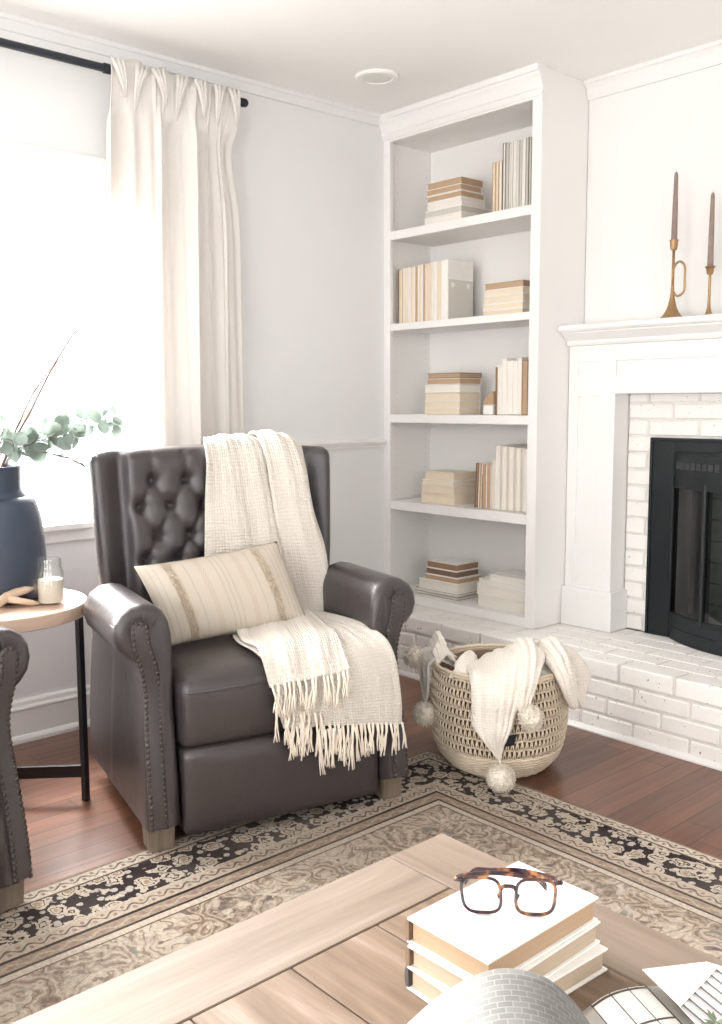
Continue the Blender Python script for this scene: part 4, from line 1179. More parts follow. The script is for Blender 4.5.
# vase and stems
VX, VY, VZ = .412, -1.979, .606
t = thing('vase', 'tall dark navy ceramic vase with a narrow neck on side table', 'vase', (VX, VY, VZ))
bm = BM(); prof = [(.001, 0), (.128, 0), (.138, .006), (.147, .05), (.151, .11), (.149, .17), (.143, .22), (.135, .262), (.127, .286), (.118, .297), (.100, .303), (.0905, .306), (.088, .311), (.0865, .345), (.0875, .380), (.0885, .392), (.084, .394), (.0805, .380), (.080, .33), (.11, .29), (.13, .24), (.135, .19), (.001, .18)]
lathe(bm, prof, 64, cap=False); obj('vase_body', bm, M['vase'], t, True, 50)
def eucalyptus(label, base, pts, leaf, n, seed, group='eucalyptus stems in the navy vase'):
    random.seed(seed)
    base = Vector(base); t = thing('eucalyptus_stem', label, 'plant', base, 0, group)
    P = [Vector(p) - base for p in pts]; m_ = 24
    line = [cr(P, k / m_) for k in range(m_ + 1)]
    bm = BM(); tube(bm, line, .002, 6, rs=[.0026 - .0018 * k / m_ for k in range(m_ + 1)]); obj('stem', bm, M['twig'], t, True)
    bm = BM()
    for k in range(n):
        u = .30 + .70 * (k + .5) / n; p = cr(P, u); tg = (cr(P, min(1, u + .02)) - cr(P, u - .02)).normalized()
        for sd_ in (0, 1):
            a = k * 2.4 + sd_ * PI + random.uniform(-.4, .4)
            o1 = tg.cross(Vector((0, 0, 1))).normalized(); o2 = tg.cross(o1)
            dr = (o1 * math.cos(a) + o2 * math.sin(a) + tg * .45).normalized()
            R = leaf * random.uniform(.7, 1.15) * (1.1 - .35 * u)
            nr = dr.cross(Vector((random.uniform(-1, 1), random.uniform(-1, 1), random.uniform(-1, 1)))).normalized()
            w = dr.cross(nr).normalized()
            c0 = p + dr * (R * .95 + .004)
            ctr = bm.verts.new(c0 - nr * R * .08)
            ring = []
            for q in range(12):
                b_ = 2 * PI * q / 12; rr = R * (1 + .10 * math.cos(b_))
                ring.append(bm.verts.new(c0 + dr * rr * math.cos(b_) + w * rr * .88 * math.sin(b_) + nr * R * .10 * math.cos(2 * b_)))
            for q in range(12): bm.faces.new([ctr, ring[q], ring[(q + 1) % 12]])
            tube(bm, [p, p + dr * .006], .0008, 4)
    obj('leaves', bm, M['leaf'], t, True)
    return t
B0 = (VX, VY, VZ + .22); cN = Vector((VX, VY, VZ + .41))
eucalyptus('eucalyptus stem with broad round leaves arching furthest right', B0, [B0, cN + Vector((.01, .045, 0)), cN + Vector((.03, .13, .07)), cN + Vector((.05, .22, .10)), cN + Vector((.07, .31, .12)), cN + Vector((.08, .38, .10))], .031, 15, 1)
eucalyptus('eucalyptus stem with large leaves just right of the vase neck', B0, [B0, cN + Vector((.03, .045, 0)), cN + Vector((.07, .11, .05)), cN + Vector((.09, .18, .07)), cN + Vector((.10, .25, .055))], .036, 12, 2)
eucalyptus('eucalyptus stem rising upright at the left frame edge', B0, [B0, cN + Vector((.0, .02, 0)), cN + Vector((.02, .04, .08)), cN + Vector((.02, .03, .16)), cN + Vector((.0, -.02, .24))], .028, 9, 3)
eucalyptus('eucalyptus stem spilling low over the front of the vase', B0, [B0, cN + Vector((.05, .0, 0)), cN + Vector((.10, .03, .035)), cN + Vector((.13, .02, .06)), cN + Vector((.15, -.03, .07))], .026, 9, 4)
eucalyptus('tall eucalyptus stem leaving the photo at upper left', B0, [B0, cN + Vector((.0, -.03, 0)), cN + Vector((0, -.05, .12)), cN + Vector((0, -.045, .24)), cN + Vector((.0, -.035, .34))], .025, 9, 5)
eucalyptus('sparse eucalyptus stem reaching towards the curtain', B0, [B0, cN + Vector((-.03, .04, 0)), cN + Vector((-.05, .16, .08)), cN + Vector((-.05, .30, .13)), cN + Vector((-.05, .43, .165))], .020, 8, 6)
def pinestem(label, pts, seed):
    random.seed(seed); base = Vector(B0); t = thing('leafy_sprig', label, 'plant', base, 0)
    P = [Vector(p) - base for p in pts]; line = [cr(P, k / 20) for k in range(21)]
    bm = BM(); tube(bm, line, .0015, 6); obj('stem', bm, M['twig'], t, True)
    bm = BM()
    for k in range(12):
        u = .55 + .45 * k / 11; p = cr(P, u); tg = (cr(P, min(1, u + .02)) - cr(P, u - .02)).normalized()
        for s_ in (1, -1):
            o1 = tg.cross(Vector((0, 0, 1))).normalized() * s_; d = (tg * .8 + o1 * .6 + Vector((0, 0, random.uniform(-.2, .2)))).normalized(); w = tg.cross(d).normalized().cross(d) * .006
            a, b_, c_, e_ = p, p + d * .016 + w, p + d * .040, p + d * .016 - w
            bm.faces.new([bm.verts.new(q) for q in (a, b_, c_, e_)])
    o = obj('narrow_leaves', bm, M['leaf'], t, True); sd = o.modifiers.new('leaf_thickness', 'SOLIDIFY'); sd.thickness = .0006
pinestem('thin sprig with narrow leaves drooping right below the eucalyptus', [B0, cN + Vector((.03, .05, 0)), cN + Vector((.06, .13, .02)), cN + Vector((.07, .20, .005)), cN + Vector((.075, .26, -.02))], 8)
def twig(label, pts, r):
    base = Vector(B0); t = thing('bare_twig', label, 'twig', base, 0, 'bare twigs in the vase')
    P = [Vector(p) - base for p in pts]; line = [cr(P, k / 22) + Vector((noise.noise(Vector((k * .7, 0, 1))), noise.noise(Vector((k * .7, 5, 1))), 0)) * .005 for k in range(23)]
    bm = BM(); tube(bm, line, r, 7, rs=[r * (1 - .6 * k / 22) * (1.5 if k % 6 == 5 else 1) for k in range(23)])
    obj('twig_stem', bm, M['twig'], t, True)
twig('longer bare red-brown twig rising from the navy vase', [B0, cN + Vector((.02, .04, 0)), cN + Vector((.05, .105, .13)), cN + Vector((.075, .175, .27)), cN + Vector((.095, .245, .385))], .0044)
twig('shorter bare twig left of the longer one in vase', [B0, cN + Vector((.03, .035, 0)), cN + Vector((.045, .080, .11)), cN + Vector((.055, .125, .20)), cN + Vector((.070, .190, .29))], .0036)

# ================================================================== MANTEL CANDLES
def taper(label, x, y, z, h, tilt=0):
    t = thing('taper_candle', label, 'candle', (x, y, z)); t.rotation_euler = (0, tilt, 0)
    bm = BM(); lathe(bm, [(.001, 0), (.0108, 0), (.0112, .012), (.0095, h * .5), (.0070, h - .012), (.004, h - .002), (.001, h)], 20); obj('wax_taper', bm, M['candle'], t, True, 60)
    bm = BM(); tube(bm, [(0, 0, h - .001), (.0005, 0, h + .008)], .0011, 6); obj('wick', bm, simple('wick_' + str(int(x * 100)), (.6, .5, .4), .9), t)
mz = 1.4795
t = thing('horn_candlestick', 'taller brass candlestick shaped like a horn with a loop handle', 'candlestick', (1.332, .2, mz), .0)
bm = BM(); lathe(bm, [(.001, 0), (.042, 0), (.043, .003), (.034, .012), (.024, .026), (.016, .045), (.010, .070), (.0065, .095), (.0058, .12)], 32, cap=True); obj('bell_foot', bm, M['brass'], t, True, 50)
bm = BM(); tube(bm, [(0, 0, .09), (0, 0, .252)], .0052, 12); obj('stem', bm, M['brass'], t, True)
bm = BM(); ring = []
for k in range(13): a = PI / 2 - PI * k / 12 ; ring.append((.030 + .0 + .017 * math.cos(a) - .004, 0, .185 + .017 * math.sin(a)))
low = [(.030 - .004 + .017 * math.cos(-PI * k / 12), 0, .105 + .017 * math.sin(-PI * k / 12)) for k in range(13)]
pp = [(.002, 0, .182), (.012, 0, .198), (.026, 0, .204), (.040, 0, .196), (.047, 0, .180), (.047, 0, .145), (.047, 0, .105), (.040, 0, .090), (.026, 0, .082), (.012, 0, .086), (.003, 0, .100)]
Pp = [Vector(p) for p in pp]; tube(bm, [cr(Pp, k / 40) for k in range(41)], .0042, 10); obj('loop_handle', bm, M['brass'], t, True)
bm = BM(); lathe(bm, [(.001, .246), (.010, .248), (.013, .256), (.0145, .276), (.0165, .283), (.0150, .284), (.0125, .276), (.0125, .262), (.001, .261)], 24, cap=False); obj('candle_cup', bm, M['brass'], t, True, 50)
taper('taller grey-brown taper candle in the horn candlestick', 1.332, .2, mz + .2615, .262)
t = thing('brass_candlestick', 'shorter plain brass candlestick at the right edge of the mantel view', 'candlestick', (1.455, .24, mz))
bm = BM(); lathe(bm, [(.001, 0), (.040, 0), (.041, .003), (.030, .007), (.013, .012), (.010, .020), (.0065, .035), (.005, .06), (.0048, .152)], 32); obj('foot_and_stem', bm, M['brass'], t, True, 50)
bm = BM(); lathe(bm, [(.001, .150), (.008, .151), (.012, .158), (.0135, .172), (.0185, .178), (.0180, .180), (.0125, .174), (.0120, .160), (.001, .159)], 24, cap=False); obj('candle_cup', bm, M['brass'], t, True, 50)
taper('shorter grey-brown taper candle in the plain candlestick', 1.455, .24, mz + .1595, .278)

# ================================================================== BASKET
BC = Vector((1.255, -.665, 0)); E2 = Vector((.772, .635, 0)); E1 = Vector((.635, -.772, 0))
def bk(a, b_, z): return BC + E2 * a + E1 * b_ + Vector((0, 0, z))
t = thing('woven_basket', 'round open-weave cream rope basket on the floor by the hearth', 'basket', BC)
def brad(z):
    pr_ = [(0, .150), (.02, .172), (.05, .196), (.09, .211), (.15, .219), (.22, .220), (.28, .216), (.335, .210)]
    for (z0, r0), (z1, r1) in zip(pr_, pr_[1:]):
        if z <= z1: return r0 + (r1 - r0) * (z - z0) / (z1 - z0)
    return pr_[-1][1]
bm = BM()
lathe(bm, [(.001, .010), (.14, .008), (.15, .009), (brad(.02) - .003, .026), (brad(.05) - .003, .052), (brad(.075) - .003, .078), (brad(.078) - .010, .080), (brad(.05) - .012, .055), (brad(.02) - .012, .032), (.14, .020), (.001, .020)], 96, cap=False)
for k in range(8):        # coiled solid base
    z = .009 + k * .0095; r = brad(z)
    tube(bm, [(r * math.cos(a * 2 * PI / 96), r * math.sin(a * 2 * PI / 96), z + .0016 * math.sin(a * 1.9 + k)) for a in range(96)], .0058, 6, closed=True)
obj('coiled_base', bm, M['basket'], t, True)
bm = BM(); lv = [.083 + k * .0295 for k in range(9)]; NS = 88
for i, z in enumerate(lv):
    r = brad(z)
    tube(bm, [((r + .0025 * math.sin(a * 2 * PI / 3)) * math.cos(a * 2 * PI / 126), (r + .0025 * math.sin(a * 2 * PI / 3)) * math.sin(a * 2 * PI / 126), z + .0014 * math.sin(a * 1.3 + i)) for a in range(126)], .0032, 6, closed=True)
    if i < len(lv) - 1:
        z2 = lv[i + 1]; r2 = brad(z2)
        for k in range(NS):      # leaning strand pairs make the narrow triangular gaps
            a0 = 2 * PI * (k + .5 * (i % 2)) / NS; da = PI / NS * .66
            for s_ in (-1, 1):
                a1 = a0 + s_ * da
                p0 = Vector((r2 * math.cos(a0), r2 * math.sin(a0), z2)); p1 = Vector((r * math.cos(a1), r * math.sin(a1), z)); pm = (p0 + p1) / 2 + Vector((math.cos(a0), math.sin(a0), 0)) * .0035
                tube(bm, [p0, pm, p1], .0025, 5)
obj('openwork_wall', bm, M['basket'], t, True)
bm = BM(); lathe(bm, [(brad(z) - .009, z) for z in (.078, .12, .16, .2, .24, .28, .322)] + [(brad(z) - .012, z) for z in (.322, .28, .24, .2, .16, .12, .078)], 64, cap=False); obj('gap_shade', bm, M['basketin'], t, True)  # added dark sleeve, gives the weave gaps their shade by colour
bm = BM()
for z, rr in ((.327, .0052), (.336, .0062)):
    r = brad(z)
    tube(bm, [((r + .001 * math.sin(a * 1.1)) * math.cos(a * 2 * PI / 110), (r + .001 * math.sin(a * 1.1)) * math.sin(a * 2 * PI / 110), z + .001 * math.sin(a * 1.7)) for a in range(110)], rr, 7, closed=True)
obj('rolled_rim', bm, M['basket'], t, True)
bm = BM(); q0 = bk(.032, .2285, .168) - BC; q1 = bk(.058, .2225, .172) - BC
tg = [q0, q1, q1 + Vector((-.004, 0, -.036)) + E2 * -.006, q0 + Vector((-.004, 0, -.036)) + E2 * -.006]
fr_ = [bm.verts.new(p) for p in tg]; bk_ = [bm.verts.new(p + E1 * .0018) for p in tg]
bm.faces.new(fr_); bm.faces.new(bk_)
for i in range(4): bm.faces.new([fr_[i], fr_[(i + 1) % 4], bk_[(i + 1) % 4], bk_[i]])
obj('fabric_tag', bm, M['darktag'], t)

# knitted throw stuffed in the basket
t = thing('knitted_throw', 'cream cable-knit throw with fur pompoms spilling from the basket', 'blanket', bk(0, 0, .33)); Tk = bk(0, 0, .33)
def ks(rows): return [[bk(*p) - Tk for p in r] for r in rows]
cab = lambda fr_, am: (lambda u, v: am * abs(math.sin(v * fr_)) + .0012 * math.sin(u * 160))
bm = BM()
P = []       # crumpled mass filling the basket
for i in range(15):
    r = .185 * i / 14; row = []
    for k in range(60):
        a = 2 * PI * k / 60
        z = .325 - .10 * (r / .185) ** 3
        p = Vector((r * math.cos(a), r * math.sin(a), z))
        p.z += .035 * noise.noise(p * 11) + .016 * abs(math.sin(a * 5 + r * 30)) * min(1, r * 12) + .01 * noise.noise(p * 30)
        row.append(p + BC - Tk)
    P.append(row)
P.append([(BC - Tk) + Vector((.186 * math.cos(2 * PI * k / 60), .186 * math.sin(2 * PI * k / 60), .12)) for k in range(60)])
grid(bm, P[1:], closed_v=True)
sheet(bm, ks([     # centre flap over the front rim, ending in a point
    [(-.135, -.02, .28), (-.03, -.03, .30), (.06, -.03, .31), (.13, -.01, .30)],
    [(-.115, .07, .335), (-.02, .06, .375), (.05, .06, .395), (.12, .07, .36)],
    [(-.095, .16, .345), (-.02, .15, .372), (.04, .15, .392), (.10, .16, .37)],
    [(-.085, .222, .330), (-.02, .228, .350), (.035, .225, .360), (.080, .215, .345)],
    [(-.080, .240, .270), (-.02, .252, .275), (.025, .250, .280), (.064, .240, .285)],
    [(-.077, .238, .205), (-.02, .248, .205), (.018, .248, .210), (.045, .242, .215)],
    [(-.040, .238, .150), (-.015, .242, .148), (.005, .242, .152), (.025, .240, .158)],
    [(.000, .232, .098), (.004, .233, .097), (.006, .233, .097), (.010, .232, .100)]]), 70, 48, .010, .008, 16, seed=2, fold=cab(19, .006))
sheet(bm, ks([     # thick folded roll right of it
    [(.00, .02, .33), (.035, .0, .345), (.07, .0, .345), (.10, .03, .33)],
    [(.035, .10, .385), (.060, .08, .418), (.09, .075, .420), (.125, .10, .385)],
    [(.060, .17, .375), (.080, .165, .405), (.105, .155, .408), (.130, .155, .378)],
    [(.062, .222, .335), (.078, .232, .352), (.095, .225, .352), (.108, .210, .340)],
    [(.058, .242, .285), (.070, .248, .292), (.082, .244, .292), (.092, .236, .290)],
    [(.056, .240, .255), (.064, .243, .256), (.072, .242, .257), (.080, .238, .258)]]), 56, 34, .014, .005, 20, seed=5, fold=cab(12, .009))
sheet(bm, ks([     # second roll arching to the right rim
    [(.07, .03, .33), (.10, -.02, .345), (.125, -.05, .345), (.14, -.07, .33)],
    [(.115, .08, .370), (.140, .04, .408), (.165, .01, .410), (.180, -.02, .38)],
    [(.150, .125, .362), (.172, .10, .392), (.197, .07, .394), (.208, .04, .368)],
    [(.178, .145, .325), (.196, .130, .345), (.214, .105, .346), (.224, .08, .335)],
    [(.200, .135, .270), (.212, .128, .276), (.226, .108, .278), (.234, .09, .278)],
    [(.222, .112, .225), (.227, .108, .225), (.232, .103, .226), (.236, .098, .228)]]), 52, 34, .012, .005, 20, seed=6, fold=cab(13, .009))
sheet(bm, ks([     # dip of knit between the rolls, inside the rim
    [(.03, .00, .31), (.09, -.02, .315), (.15, -.03, .31)],
    [(.06, .10, .335), (.11, .08, .355), (.16, .05, .345)],
    [(.10, .17, .318), (.14, .14, .325), (.17, .10, .318)]]), 30, 30, .010, .012, 22, seed=16, fold=cab(9, .006))
sheet(bm, ks([     # smooth lining corner hanging outside the rim at far right
    [(.13, -.08, .33), (.15, -.11, .335), (.17, -.13, .33)],
    [(.19, -.04, .370), (.205, -.07, .378), (.215, -.10, .365)],
    [(.228, -.005, .352), (.250, -.03, .354), (.272, -.06, .340)],
    [(.236, .02, .300), (.262, -.01, .300), (.298, -.045, .292)],
    [(.244, .02, .245), (.262, .00, .243), (.288, -.03, .250)],
    [(.262, .005, .192), (.267, -.002, .188), (.273, -.010, .192)]]), 40, 26, .003, .004, 14, seed=8, fold=lambda u, v: .006 * math.sin(v * 9 + 1) * u)
sheet(bm, ks([     # peaked corner at the left
    [(-.10, .04, .30), (-.13, .0, .31), (-.15, -.05, .31)],
    [(-.135, .06, .345), (-.165, .02, .370), (-.185, -.03, .372)],
    [(-.165, .055, .365), (-.190, .02, .415), (-.205, -.02, .425)],
    [(-.198, .060, .330), (-.216, .03, .372), (-.226, -.02, .392)]]), 34, 26, .009, .006, 16, seed=10, fold=cab(7, .005))
sheet(bm, ks([     # flap over the left rim
    [(-.14, .02, .32), (-.15, -.05, .33), (-.14, -.10, .32)],
    [(-.195, .05, .350), (-.205, -.02, .365), (-.195, -.08, .362)],
    [(-.225, .045, .330), (-.245, -.01, .345), (-.262, -.06, .352)],
    [(-.228, .045, .275), (-.245, .01, .285), (-.268, -.04, .315)],
    [(-.232, .035, .222), (-.242, .015, .228), (-.254, -.01, .250)],
    [(-.238, .020, .195), (-.241, .016, .196), (-.244, .010, .200)]]), 44, 26, .009, .005, 16, seed=12, fold=cab(7, .005))
sheet(bm, ks([     # ruffled edge standing inside the left rim
    [(-.12, .12, .31), (-.10, .08, .31), (-.06, .05, .31)],
    [(-.125, .13, .355), (-.10, .10, .395), (-.075, .06, .365)],
    [(-.14, .15, .345), (-.12, .14, .352), (-.09, .12, .345)],
    [(-.155, .155, .320), (-.13, .16, .325), (-.10, .165, .320)]]), 30, 30, .009, .01, 20, seed=14)
obj('knit_cloth', bm, M['knit'], t, True)
def pompom(a, b_, z, r, top=None, seed=0):
    random.seed(seed); c0 = bk(a, b_, z) - Tk
    bm = BM(); bmesh.ops.create_icosphere(bm, subdivisions=4, radius=r * .86)
    for v in bm.verts: v.co = v.co * (1 + .10 * noise.noise(v.co * 120 + Vector((seed, 0, 0)))) + c0
    for k in range(420):
        d = Vector((random.gauss(0, 1), random.gauss(0, 1), random.gauss(0, 1))).normalized()
        w = Vector((random.gauss(0, 1), random.gauss(0, 1), random.gauss(0, 1))) * .12
        tube(bm, [c0 + d * r * .80, c0 + (d + w * .5).normalized() * r * .95, c0 + (d + w).normalized() * r * random.uniform(1.0, 1.10)], .001, 3, rs=[.0016, .0012, .0004])
    o = obj('pompom', bm, M['pom'], t, True)
    if top:
        bm = BM(); tube(bm, [bk(*top) - Tk, c0 + Vector((0, 0, r * .7))], .0028, 6); obj('cord', bm, M['knit'], o, True)
pompom(.010, .275, .0505, .0445, (.004, .238, .108), 1)
pompom(.098, .262, .238, .040, (.078, .245, .262), 2)
pompom(-.236, .065, .170, .042, (-.240, .022, .205), 3)
pompom(-.285, -.06, .325, .038, (-.262, -.055, .345), 4)

# ================================================================== COFFEE TABLE
TX0, TX1, TY0, TY1, TZ = 2.150, 3.30, -3.02, -1.890, .45
t = thing('coffee_table', 'large square weathered oak coffee table with planked top', 'coffee table', ((TX0 + TX1) / 2, (TY0 + TY1) / 2, 0)); Tt = Vector(((TX0 + TX1) / 2, (TY0 + TY1) / 2, 0))
bm = BM(); uvl = bm.loops.layers.uv.active; random.seed(21)
def board(x0, x1, y0, y1, along, mat=0):
    before = set(bm.faces)
    g = .0011
    box(bm, x0 + g, x1 - g, y0 + g, y1 - g, TZ - .038, TZ, .0016, seg=1)
    o1, o2 = random.uniform(0, 50), random.uniform(0, 50)
    for f in bm.faces:
        if f in before: continue
        f.material_index = mat
        for lp in f.loops:
            c_ = lp.vert.co
            lp[uvl].uv = ((c_.y if along == 'y' else c_.x) + o1, (c_.x if along == 'y' else c_.y) + o2 + c_.z)
bw = .136; bh_ = .126
board(TX0, TX0 + bw, TY0 + bh_, TY1 - bh_, 'y', 1); board(TX1 - bw, TX1, TY0 + bh_, TY1 - bh_, 'y', 1)
board(TX0, TX1 - .45, TY1 - bh_, TY1, 'x', 1); board(TX1 - .45, TX1, TY1 - bh_, TY1, 'x', 1); board(TX0, TX1, TY0, TY0 + bh_, 'x', 1)
y = TY1 - bh_; k = 0
while y > TY0 + bh_ + .02:
    y2 = max(y - .1525, TY0 + bh_)
    xs = [TX0 + bw, TX0 + bw + (.50 if k % 2 else .72), TX1 - bw]
    for a, b_ in zip(xs, xs[1:]): board(a, b_, y2, y, 'x', 0)
    y = y2; k += 1
for v in bm.verts: v.co -= Tt
obj('tabletop', bm, [M['table'], M['tableb']], t)
bm = BM(); box(bm, TX0 + .004, TX1 - .004, TY0 + .004, TY1 - .004, TZ - .036, TZ - .004)
for v in bm.verts: v.co -= Tt
obj('seam_filler', bm, simple('dark_gap_filler', (.05, .03, .02), .9), t)
for (sx, sy) in ((0, 0), (0, 1), (1, 0), (1, 1)):
    bm = BM(); x = TX0 + .05 if sx == 0 else TX1 - .13; y = TY0 + .05 if sy == 0 else TY1 - .13
    box(bm, x, x + .08, y, y + .08, .0075, TZ - .038, .004)
    for v in bm.verts: v.co -= Tt
    obj('leg', bm, M['table'], t)
for a in ((TX0 + .13, TX1 - .13, TY0 + .06, TY0 + .085), (TX0 + .13, TX1 - .13, TY1 - .085, TY1 - .06), (TX0 + .06, TX0 + .085, TY0 + .13, TY1 - .13), (TX1 - .085, TX1 - .06, TY0 + .13, TY1 - .13)):
    bm = BM(); box(bm, *a, TZ - .12, TZ - .038, .002)
    for v in bm.verts: v.co -= Tt
    obj('apron', bm, M['table'], t)

# three big books on the table
def table_book(label, x, y, z, w, l, h, rz, pg, sp):
    """origin at centre; spine along -x side; w across, l along y"""
    t = thing('hardcover_book', label, 'book', (x, y, z), rz, 'stacked books on the coffee table')
    bt = .0032
    bm = BM()
    for z0 in (0, h - bt):
        r = box(bm, -w / 2, w / 2, -l / 2, l / 2, z0, z0 + bt, .0012, seg=2)
    obj('boards', bm, CV['white'], t)
    bm = BM(); P = []
    for k in range(9):
        a = k / 8; P.append([(-w / 2 - .001 - .003 * math.sin(a * PI), yy, .0004 + (h - .0008) * a) for yy in (-l / 2 + .0005, l / 2 - .0005)])
    for k in range(8, -1, -1):
        a = k / 8; P.append([(-w / 2 + .003, yy, .0004 + (h - .0008) * a) for yy in (-l / 2 + .0005, l / 2 - .0005)])
    V = grid(bm, P, closed_u=True)
    for s_ in (0, 1): bm.faces.new([r[s_] for r in V])
    obj('spine', bm, CV[sp], t, True, 50)
    bm = BM(); rbox(bm, w / 2 - .005, l / 2 - .005, h / 2 - bt, .001, (4, 4, 6), (.001, 0, h / 2), lambda q, u: (q.x, q.y, q.z))
    uvl = bm.loops.layers.uv.active
    for f in bm.faces:
        for lp in f.loops: c_ = lp.vert.co; lp[uvl].uv = (c_.x + c_.y, c_.z)
    obj('page_block', bm, PG[pg], t)
table_book('dark-spined cream book, bottom of the three on the coffee table', 2.494, -2.133, .4505, .137, .226, .0310, -.05, 'buff', 'dark')
table_book('white book with cream pages, middle of the stack on coffee table', 2.490, -2.134, .4820, .133, .222, .0300, .015, 'buff', 'brown')
table_book('white book with tan pages, top of the stack under the glasses', 2.487, -2.134, .5125, .132, .218, .0330, .0, 'tan', 'brown')

# glasses
GO = Vector((2.503, -2.146, .5460)); GX = Vector((.730, .683, 0)); GB = Vector((-.683, .730, 0)); GU = (Vector((0, 0, 1)) * .93 + GB * .36).normalized()
t = thing('eyeglasses', 'folded tortoiseshell eyeglasses resting on top of the book stack', 'glasses', GO)
def gp(x, b_, u): return (GX * x + GB * b_ + GU * u) * .945
def lens_outline(sg, grow=0, n=48):
    pts = []
    for k in range(n):
        a = 2 * PI * k / n; ca, sa = math.cos(a), math.sin(a); e = 2 / 3.4
        x = (.0245 + grow) * math.copysign(abs(ca) ** e, ca); z = (.0205 + grow) * math.copysign(abs(sa) ** e, sa)
        x += .0028 * (z / .0205) * (1 if x > 0 else .4)     # flares outwards at the top
        pts.append((sg * (.0355 + x), 0, .0235 + z))
    return pts
bm = BM()
for sg in (-1, 1): tube(bm, [gp(*p) for p in lens_outline(sg, .001)], .0021, 8, closed=True)
tube(bm, [gp(-.0105, 0, .033), gp(-.005, -.002, .0365), gp(.005, -.002, .0365), gp(.0105, 0, .033)], .0026, 8)
tube(bm, [gp(-.0115, .001, .026), gp(-.0075, .001, .033), gp(0, .001, .0345), gp(.0075, .001, .033), gp(.0115, .001, .026)], .0018, 8)
for sg in (-1, 1): tube(bm, [gp(sg * .060, 0, .041), gp(sg * .066, .001, .0415), gp(sg * .0705, .004, .0405)], .003, 8)
obj('frame_front', bm, M['tort'], t, True)
for sg in (-1, 1):
    bm = BM(); o_ = lens_outline(sg, -.0002); A = [bm.verts.new(gp(*p)) for p in o_]; bm.faces.new(A); obj('lens', bm, M['lens'], t)
for sg, kb in ((-1, .056), (1, .066)):
    bm = BM()
    P = [Vector(p) for p in (gp(sg * .0705, .003, .0400), gp(sg * .060, kb * .45, .0345), gp(sg * .018, kb * .95, .027), gp(sg * -.020, kb + .004, .022), gp(sg * -.042, kb + .006, .019), gp(sg * -.056, kb + .002, .008))]
    line = [cr(P, k / 30) for k in range(31)]
    for p in line:
        if p.z < .0035: p.z = .0035
    grid(bm, [[p + Vector((0, 0, dz)) + GB * db for dz, db in ((-h_, -.0011), (-h_, .0011), (h_, .0011), (h_, -.0011))] for p, h_ in [(line[k], .0030 + .0022 * sstep(15, 26, k)) for k in range(31)]], closed_v=True)
    V = None
    obj('temple', bm, M['tort'], t, True, 50)
bm = BM()
for sg in (-1, 1): tube(bm, [gp(sg * .013, .002, .024), gp(sg * .0115, .006, .018)], .0022, 6)
obj('nose_pads', bm, M['tort'], t, True)

# magazines and papers in the foreground
def mat_page_brick():
    m, nt, b = new_mat('printed_brick_photo')
    v = coords(nt, 'UV')
    br = node(nt, 'ShaderNodeTexBrick'); L(nt, v, br.inputs['Vector'])
    br.inputs['Color1'].default_value = (.155, .155, .145, 1); br.inputs['Color2'].default_value = (.21, .21, .20, 1); br.inputs['Mortar'].default_value = (.29, .285, .275, 1)
    br.inputs['Scale'].default_value = 33; br.inputs['Mortar Size'].default_value = .022
    s = node(nt, 'ShaderNodeSeparateXYZ'); L(nt, v, s.inputs[0])
    n_ = noise_n(nt, v, 20, 4)
    c = mixc(nt, mth(nt, 'MULTIPLY', n_, .5), br.outputs['Color'], (.13, .125, .12))
    c2 = mixc(nt, mth(nt, 'LESS_THAN', s.outputs[0], .118), c, (.86, .85, .83))
    L(nt, c2, b.inputs['Base Color']); b.inputs['Roughness'].default_value = .62; b.inputs['Specular IOR Level'].default_value = .25
    return m
P0 = Vector((2.635, -2.32, 0)); A2 = Vector((.772, .635, 0)); A1 = Vector((.635, -.772, 0))
t = thing('curled_magazine', 'magazine with its page curling up showing a grey brick photo, frame bottom', 'magazine', (2.66, -2.36, .451)); Tm = Vector((2.66, -2.36, .451))
edge = [(-.175, .4530), (-.150, .475), (-.115, .515), (-.085, .552), (-.050, .585), (-.005, .609), (.040, .606), (.075, .578), (.100, .535), (.112, .490), (.118, .456)]
rows = []
for k in range(5):
    b_ = .0 + .07 * k
    rows.append([P0 + A2 * (a + .06 * k * .12) + A1 * b_ + Vector((0, 0, .453 + (z - .453) * (1 - .05 * k))) - Tm for a, z in edge])
bm = BM(); sheet(bm, rows, 20, 60, .0008); obj('curled_page', bm, mat_page_brick(), t, True)
bm = BM()
pp = [P0 + A2 * a + A1 * b_ - Vector((Tm.x, Tm.y, 0)) for a, b_ in ((-.19, -.004), (.125, -.004), (.155, .29), (-.16, .29))]
for z0, z1 in ((.0004 , .0020),):
    A = [bm.verts.new((p.x, p.y, z0)) for p in pp]; B = [bm.verts.new((p.x, p.y, z1)) for p in pp]
    bm.faces.new(A); bm.faces.new(B[::-1])
    for i in range(4): bm.faces.new([A[i], A[(i + 1) % 4], B[(i + 1) % 4], B[i]])
obj('inner_pages', bm, M['pagew'], t)

